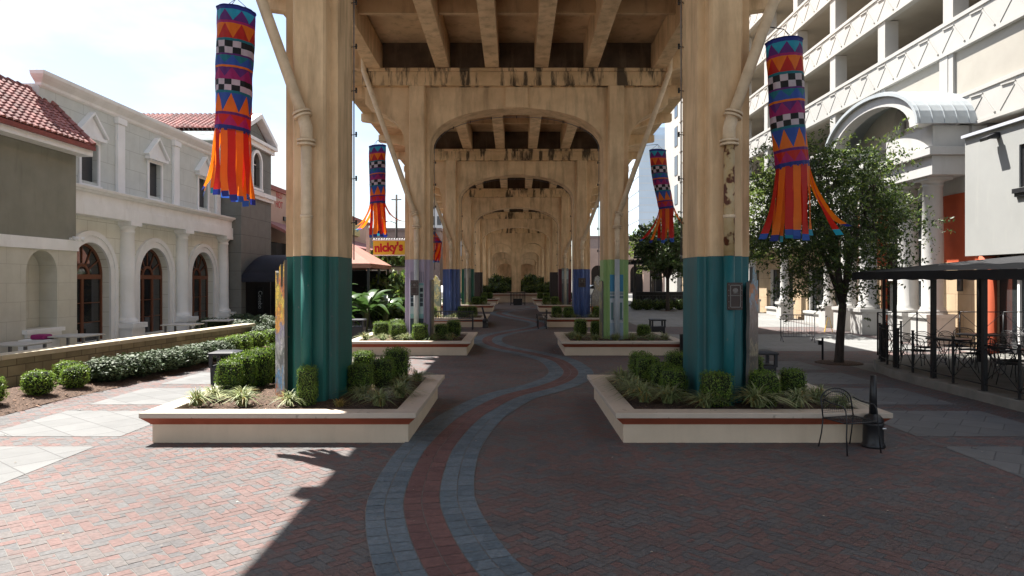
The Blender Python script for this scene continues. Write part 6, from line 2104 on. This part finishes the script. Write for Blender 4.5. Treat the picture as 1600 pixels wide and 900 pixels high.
for j in range(90):
    y = yc0 + (yc1 - yc0) * j / 89
    ring.append((9.15, y))
for k in range(1, 50):
    ring.append((9.15 + 6.1 * k / 49, yc1))
top = [(x - (.012 if k < 90 else 0), y + (.0 if k < 90 else .012), cz(x) - .004) for k, (x, y) in enumerate(ring)]
bot = [(x - .02 - .012 * math.sin(k * .9) * (k < 90), y + (.02 if k >= 90 else 0), cz(x) - .20 - .012 * math.sin(k * 1.3)) for k, (x, y) in enumerate(ring)]
mb.loft([top, bot], False, False, smooth=True)
mb.build('valance', M_CANVAS, CN, world=True)
fence = [(9.30, 11.6), (9.30, 12.6), (9.30, 13.6), (9.32, 14.55), (9.36, 15.3), (9.42, 16.2), (9.52, 17.0), (9.66, 17.75), (9.85, 18.4), (10.1, 18.95), (10.5, 19.4), (11.2, 19.85)]
for k, (x, y, w) in enumerate([(9.30, 13.55, .04), (9.42, 15.4, .045), (9.55, 17.2, .035), (9.95, 18.45, .03), (9.30, 11.2, .05), (12.5, 18.4, .05), (15.1, 18.4, .05)]):
    mb = MB(); mb.box(x - w, x + w, y - w, y + w, .19, cz(x) - .01); mb.build('canopy_post', M_BLACK, CN, world=True)
mb = MB()
for y in (8.5, 11.2, 13.55, 15.4, 17.2, 18.4): mb.box(9.2, 15.25, y - .02, y + .02, 2.56, 2.60)
mb.build('canopy_frame', M_BLACK, CN, world=True)

FE = empty('patio_railing', (9.4, 16, .19), 'black iron railing with crossed bars around the patio', 'railing')
for k, (x, y) in enumerate([(9.3, 5.6), (9.3, 7.1), (9.3, 8.6), (9.3, 10.1)] + fence):
    mb = MB(); mb.box(x - .02, x + .02, y - .02, y + .02, .19, 1.17); mb.box(x - .06, x + .06, y - .06, y + .06, .19, .198)
    mb.tube([(x, y, 1.17), (x, y, 1.20)], .035, 8)
    mb.build('railing_post', M_BLACK, FE, world=True)
full = [(9.3, 5.6), (9.3, 7.1), (9.3, 8.6), (9.3, 10.1)] + fence
for (xa, ya), (xb, yb) in zip(full, full[1:]):
    a, b = Vector((xa, ya, 0)), Vector((xb, yb, 0))
    mb = MB()
    for z in (.32, 1.10): mb.tube([a + Vector((0, 0, z)), b + Vector((0, 0, z))], .014, 6)
    mb.tube([a + Vector((0, 0, .33)), b + Vector((0, 0, 1.09))], .009, 6); mb.tube([a + Vector((0, 0, 1.09)), b + Vector((0, 0, .33))], .009, 6)
    m = a.lerp(b, .5) + Vector((0, 0, .71))
    d = (b - a).normalized()
    mb.tube([m + (d * math.cos(t) + Vector((0, 0, 1)) * math.sin(t)) * .13 for t in [2 * PI * q / 14 for q in range(15)]], .008, 5)
    mb.build('crossed_bars', M_BLACK, FE, world=True, recalc=False)
RF = empty('rear_railing', (13, 20.2, .19), 'thin iron railing with diagonal bars at the far end of the patio', 'railing')
pr_ = [(10.6, 20.0), (11.9, 20.25), (13.2, 20.3), (14.5, 20.3), (15.6, 20.3)]
for (xa, ya), (xb, yb) in zip(pr_, pr_[1:]):
    a, b = Vector((xa, ya, .19)), Vector((xb, yb, .19))
    mb = MB(); zz = Vector((0, 0, 1))
    mb.tube([a, a + zz * 1.25], .022, 6); mb.tube([a + zz * 1.25, b + zz * 1.25], .014, 6); mb.tube([a + zz * .12, b + zz * .12], .014, 6)
    mb.tube([a + zz * .14, b + zz * 1.23], .008, 5); mb.tube([a + zz * 1.23, b + zz * .14], .008, 5)
    mb.build('railing_panel', M_BLACK, RF, world=True, recalc=False)

# patio tables and chairs
spots = [(10.9, 17.2), (12.6, 18.6), (11.2, 14.3), (13.4, 15.8), (14.4, 18.6), (11.0, 11.6)]
tl = ['at the curved railing end', 'at the far railing', 'behind the thick canopy post', 'in the middle of the patio', 'before the orange column', 'at the right picture edge']
TB = None
for k, (x, y) in enumerate(spots):
    if TB is None:
        TB = empty('patio_table', (x, y, .19), 'round black wire table %s' % tl[k], 'table', 'black patio tables')
        mb = MB(); mb.lathe([(.50, .70), (.51, .715), (.50, .73), (.02, .73)], 0, 0, 28); mb.build('table_top', M_BLACK, TB)
        for q in range(3):
            a = 2.1 * q
            mb = MB(); mb.tube([(.42 * math.cos(a), .42 * math.sin(a), 0), (.12 * math.cos(a), .12 * math.sin(a), .35), (.3 * math.cos(a), .3 * math.sin(a), .70)], .012, 6); mb.build('leg', M_BLACK, TB, recalc=False)
    else:
        t = copy_tree(TB); t.location = (x, y, .19); t.rotation_euler.z = k; t['label'] = 'round black wire table %s' % tl[k]
    for q, wd in enumerate(['path side', 'building side', 'near side', 'far side']):
        a = q * PI / 2 + (0 if q % 2 else PI) * 0 + .35 * math.sin(k * 3 + q)
        ang = [PI, 0, -PI / 2, PI / 2][q] + .3 * math.sin(k * 2.3 + q)
        cx, cy = x + .78 * math.cos(ang), y + .78 * math.sin(ang)
        c = copy_tree(CH0); c.location = (cx, cy, .19); c.rotation_euler.z = ang - PI / 2
        c['label'] = 'black wire chair on the %s of the table %s' % (wd, tl[k]); c['group'] = 'wire chairs on the patio'

# ------------------------------------------------------------------ trees
def tree(x, y, crown_c, crown_r, fork_z, seed, label, leaf_mats, n_clump=170, per=70, leaf=.11, trunk_r=.13, lean=(0, 0), well=True, sunlit_tips=True, zmin=1.6, spray=.65):
    rs = random.Random(seed); nr = np.random.default_rng(seed)
    g = G(y)
    root = empty('street_tree', (x, y, g), label, 'tree', 'street trees on the right side')
    mb = MB()
    fk = Vector((lean[0], lean[1], fork_z))
    mb.tube([(0, 0, -.05), (.01, 0, .12), (lean[0] * .4, lean[1] * .4, fork_z * .5), fk], [trunk_r * 1.35, trunk_r * 1.05, trunk_r * .92, trunk_r * .88], 12)
    cc = Vector(crown_c) - Vector((x, y, g))
    ends = []
    for k in range(7):
        a = 2 * PI * k / 7 + rs.uniform(-.3, .3)
        u = rs.uniform(.35, .7)
        e = cc + Vector((crown_r[0] * u * math.cos(a), crown_r[1] * u * math.sin(a), crown_r[2] * rs.uniform(-.25, .6)))
        mid = fk.lerp(e, .5) + Vector((rs.uniform(-.2, .2), rs.uniform(-.2, .2), .25))
        mb.tube([fk - Vector((0, 0, .05)), fk.lerp(mid, .5) + Vector((0, 0, .1)), mid, e], [trunk_r * .62, trunk_r * .45, trunk_r * .3, trunk_r * .1], 7)
        ends.append((mid, e))
    clumps = []
    for k in range(n_clump):
        d = Vector((rs.gauss(0, 1), rs.gauss(0, 1), rs.gauss(0, 1))).normalized()
        u = rs.uniform(.25, 1.0) ** .45
        # lobed outline
        lob = .82 + .25 * math.sin(3.1 * math.atan2(d.y, d.x) + seed) * math.cos(2.3 * d.z * 2 + seed) + rs.uniform(-.1, .12)
        p = cc + Vector((d.x * crown_r[0], d.y * crown_r[1], d.z * crown_r[2])) * u * lob
        if p.z < zmin: continue
        clumps.append((p, u))
        if rs.random() < .45:
            m = min(ends, key=lambda q: (q[1] - p).length)
            s = m[0].lerp(m[1], rs.uniform(.2, 1))
            mb.tube([s, s.lerp(p, .5) + Vector((0, 0, .08)), p], [trunk_r * .13, trunk_r * .09, .006], 5)
    mb.build('trunk', M_BARK, root, recalc=False)
    mb = MB()
    for (p, u) in clumps:
        m = max(8, int(per * rs.uniform(.5, 1.3)))
        # feathery sprays: leaves along a few arching twigs
        ntw = 5
        tw = [Vector((rs.gauss(0, 1), rs.gauss(0, 1), rs.gauss(.15, .7))).normalized() for _ in range(ntw)]
        P_ = np.empty((m, 3)); NN = np.empty((m, 3))
        for q in range(m):
            t = rs.random()
            d = tw[q % ntw]
            r_ = t * spray
            P_[q] = (p.x + d.x * r_ + rs.gauss(0, .05), p.y + d.y * r_ + rs.gauss(0, .05), p.z + d.z * r_ - .30 * r_ * r_ + rs.gauss(0, .04))
        NN = unit(nr.normal(size=(m, 3)) + np.array([0, 0, .9]))
        sz = leaf * (.6 + .8 * nr.random(m))
        mi = (nr.random(m) < (.20 if not sunlit_tips else (.12 + .35 * (u > .8) * (p.z > cc.z)))).astype(int)  # upper outer leaves lighter: sunlight on the tips put into the colour
        add_leaves(mb, P_, NN, sz, sz * .42, nr, mi, droop=.5)
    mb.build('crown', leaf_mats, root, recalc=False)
    if well:
        mb = MB()
        mb.lathe([(0.02, .02), (.3, .03), (.62, .018), (.66, .0)], 0, 0, 20)
        tag(mb.build('tree_well', M_MULCH, None, (x, y, g + .006)), 'round patch of dark mulch at the foot of a tree at %.0f metres' % y if False else ('dark mulch patch at the foot of the %s' % ('big tree by the patio' if y < 25 else 'tree beyond the far bin')), 'tree well', kind='structure')


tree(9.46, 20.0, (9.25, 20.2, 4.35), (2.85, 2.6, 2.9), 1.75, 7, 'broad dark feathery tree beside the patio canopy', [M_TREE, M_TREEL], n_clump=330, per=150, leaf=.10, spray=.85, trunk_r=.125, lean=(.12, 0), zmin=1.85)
tree(10.45, 47.0, (10.6, 47.2, 4.6), (3.0, 2.6, 2.5), 2.2, 17, 'dark dense tree beyond the lime green pier', [M_TREE, M_TREE], n_clump=240, per=70, leaf=.22, trunk_r=.13, sunlit_tips=False, zmin=1.9)
tree(10.45, 31.5, (11.1, 31.5, 5.4), (2.5, 2.2, 2.9), 2.4, 23, 'pale yellow green tree behind the big one, close to the blue green pier', [M_TREEL, M_TREEL], n_clump=170, per=80, leaf=.15, trunk_r=.10, well=False, zmin=2.6)
tree(13.2, 66.0, (13.0, 66.0, 5.4), (2.8, 2.5, 2.6), 2.4, 31, 'yellow green tree in the sun far behind the lime green pier', [M_TREEL, M_TREEL], n_clump=110, per=36, leaf=.26, trunk_r=.12, well=False)
tree(14.6, 56.0, (14.2, 56.0, 5.2), (2.6, 2.5, 2.8), 2.4, 37, 'dark tree against the garage beyond the patio bar', [M_TREE, M_TREE], n_clump=110, per=36, leaf=.24, trunk_r=.12, well=False)

# patio bar pergola in the shade on the right
PG = empty('pergola', (11.5, 52, G(52)), 'dark steel patio pergola in the shade beyond the lime green pier', 'pergola')
for x in (8.8, 11.2, 13.6):
    for y in (50.5, 54.5):
        mb = MB(); mb.box(x - .07, x + .07, y - .07, y + .07, .2, 3.6); mb.build('post', M_BLACK, PG, world=True)
mb = MB()
for y in (50.5, 54.5): mb.box(8.5, 14, y - .08, y + .08, 3.603, 3.8)
for k in range(14): mb.box(8.6 + k * .4, 8.68 + k * .4, 50.1, 54.9, 3.803, 3.9)
mb.build('roof_grid', M_BLACK, PG, world=True)
mb = MB()
for x in (8.83, 11.23):
    for k in range(9): mb.box(x + .05 + .25 * k, x + .08 + .25 * k, 50.48, 50.52, .3, 1.2)
    mb.box(x + .05, x + 2.28, 50.46, 50.54, 1.203, 1.26)
mb.build('railing', M_BLACK, PG, world=True)
mb = MB(); mb.box(8.7, 9.6, 50.3, 50.38, 3.95, 4.5); sbd = mb.build('name_board', M_BLACK, PG, world=True)
mb = MB(); mb.box(9.2, 13.5, 53.2, 53.9, .3, 1.45); mb.build('counter', M_DARK, PG, world=True)
text('lettering', '50', .5, (8.98, 50.295, 4.22), (R(90), 0, 0), M_WHITE, sbd)
for k, (x, y) in enumerate([(9.6, 49.6), (10.6, 49.9), (11.7, 49.5), (12.6, 50.0), (9.9, 51.8), (11.9, 52.0)]):
    c = copy_tree(CH0); c.location = (x, y, G(y)); c.rotation_euler.z = k * 1.3
    c['label'] = '%s dark chair from the left by the shaded pergola' % ORD[k]; c['group'] = 'chairs by the pergola'
for k in range(6):
    put(LB, k, 8.6 + k * .75, 48.4 + .1 * (k % 2), G(48), .95, .8, .72, k * 1.7, '%s low grey green bush from the left before the pergola' % ORD[k], 'bush', 'low bushes before the pergola')
root = empty('seat_wall', (11.6, 44, G(44)), 'pale low seat wall with shrubs left of the blue green pier in the shade', 'wall')
mb = MB(); mb.box(10.6, 14.5, 41.8, 42.2, 0, .62); mb.build('wall_body', M_COPING, root, world=True)
mb = MB(); mb.box(10.5, 14.6, 41.7, 42.3, .623, .74); mb.build('coping', M_RIM, root, world=True)
for k in range(4):
    put(LB, k + 1, 11.2 + k * .9, 43.0, G(43), 1.0, .9, 1.1, k * 2.2, '%s dark bush from the left behind the pale seat wall' % ORD[k], 'bush', 'bushes behind the seat wall')

# ------------------------------------------------------------------ skyline
TW = empty('glass_tower', (62, 300, 0), 'tall pale blue glass office tower far behind the right piers', 'building')
mb = MB(); mb.box(54, 68.5, 300, 330, 0, 66); mb.build('curtain_wall', M_BLUEGLASS, TW, world=True)
mb = MB()
for k in range(20): mb.box(53.9, 68.6, 299.9, 299.998, 3 + k * 3.2, 3.5 + k * 3.2)
for k in range(10): mb.box(53.8, 54.0 - .002, 300, 330, 3 + k * 6.4, 3.5 + k * 6.4)
mb.build('floor_band', mk('tower_band', (.62, .66, .70), (.56, .6, .64), rough=.3), TW, world=True)
mb = MB(); mb.box(56, 67, 303, 326, 66.003, 70); mb.build('roof_plant', M_BLUEGLASS, TW, world=True)
FB = empty('brown_office', (16, 130, 0), 'low brown building across the street behind the right piers', 'building')
mb = MB(); mb.box(13, 40, 128, 150, -.1, 10.2); mb.build('block_wall', MATS['brown_stucco'], FB, world=True)
mb = MB(); mb.box(12.8, 40, 127.8, 150, 10.203, 10.6); mb.build('roof_edge', MATS['brown_edge'], FB, world=True)
FC = empty('arcade_building', (14, 105, 0), 'pale arcaded building with an arched opening beyond the right blue pier', 'building')
mb = MB(); hl = [[(11.6 + 3 * k, .4), (13.6 + 3 * k, .4)] + [(12.6 + 3 * k + math.cos(PI * q / 10), 3.6 + math.sin(PI * q / 10)) for q in range(11)] for k in range(4)]
mb.prism([(10.6, 0), (24, 0), (24, 7.2), (10.6, 7.2)], 105, 105.5, 'y', holes=hl); mb.build('arcade_wall', M_PEACH, FC, world=True)
mb = MB(); mb.box(10.6, 24, 107, 112, 0, 7); mb.build('rear_wall', M_DARK, FC, world=True)
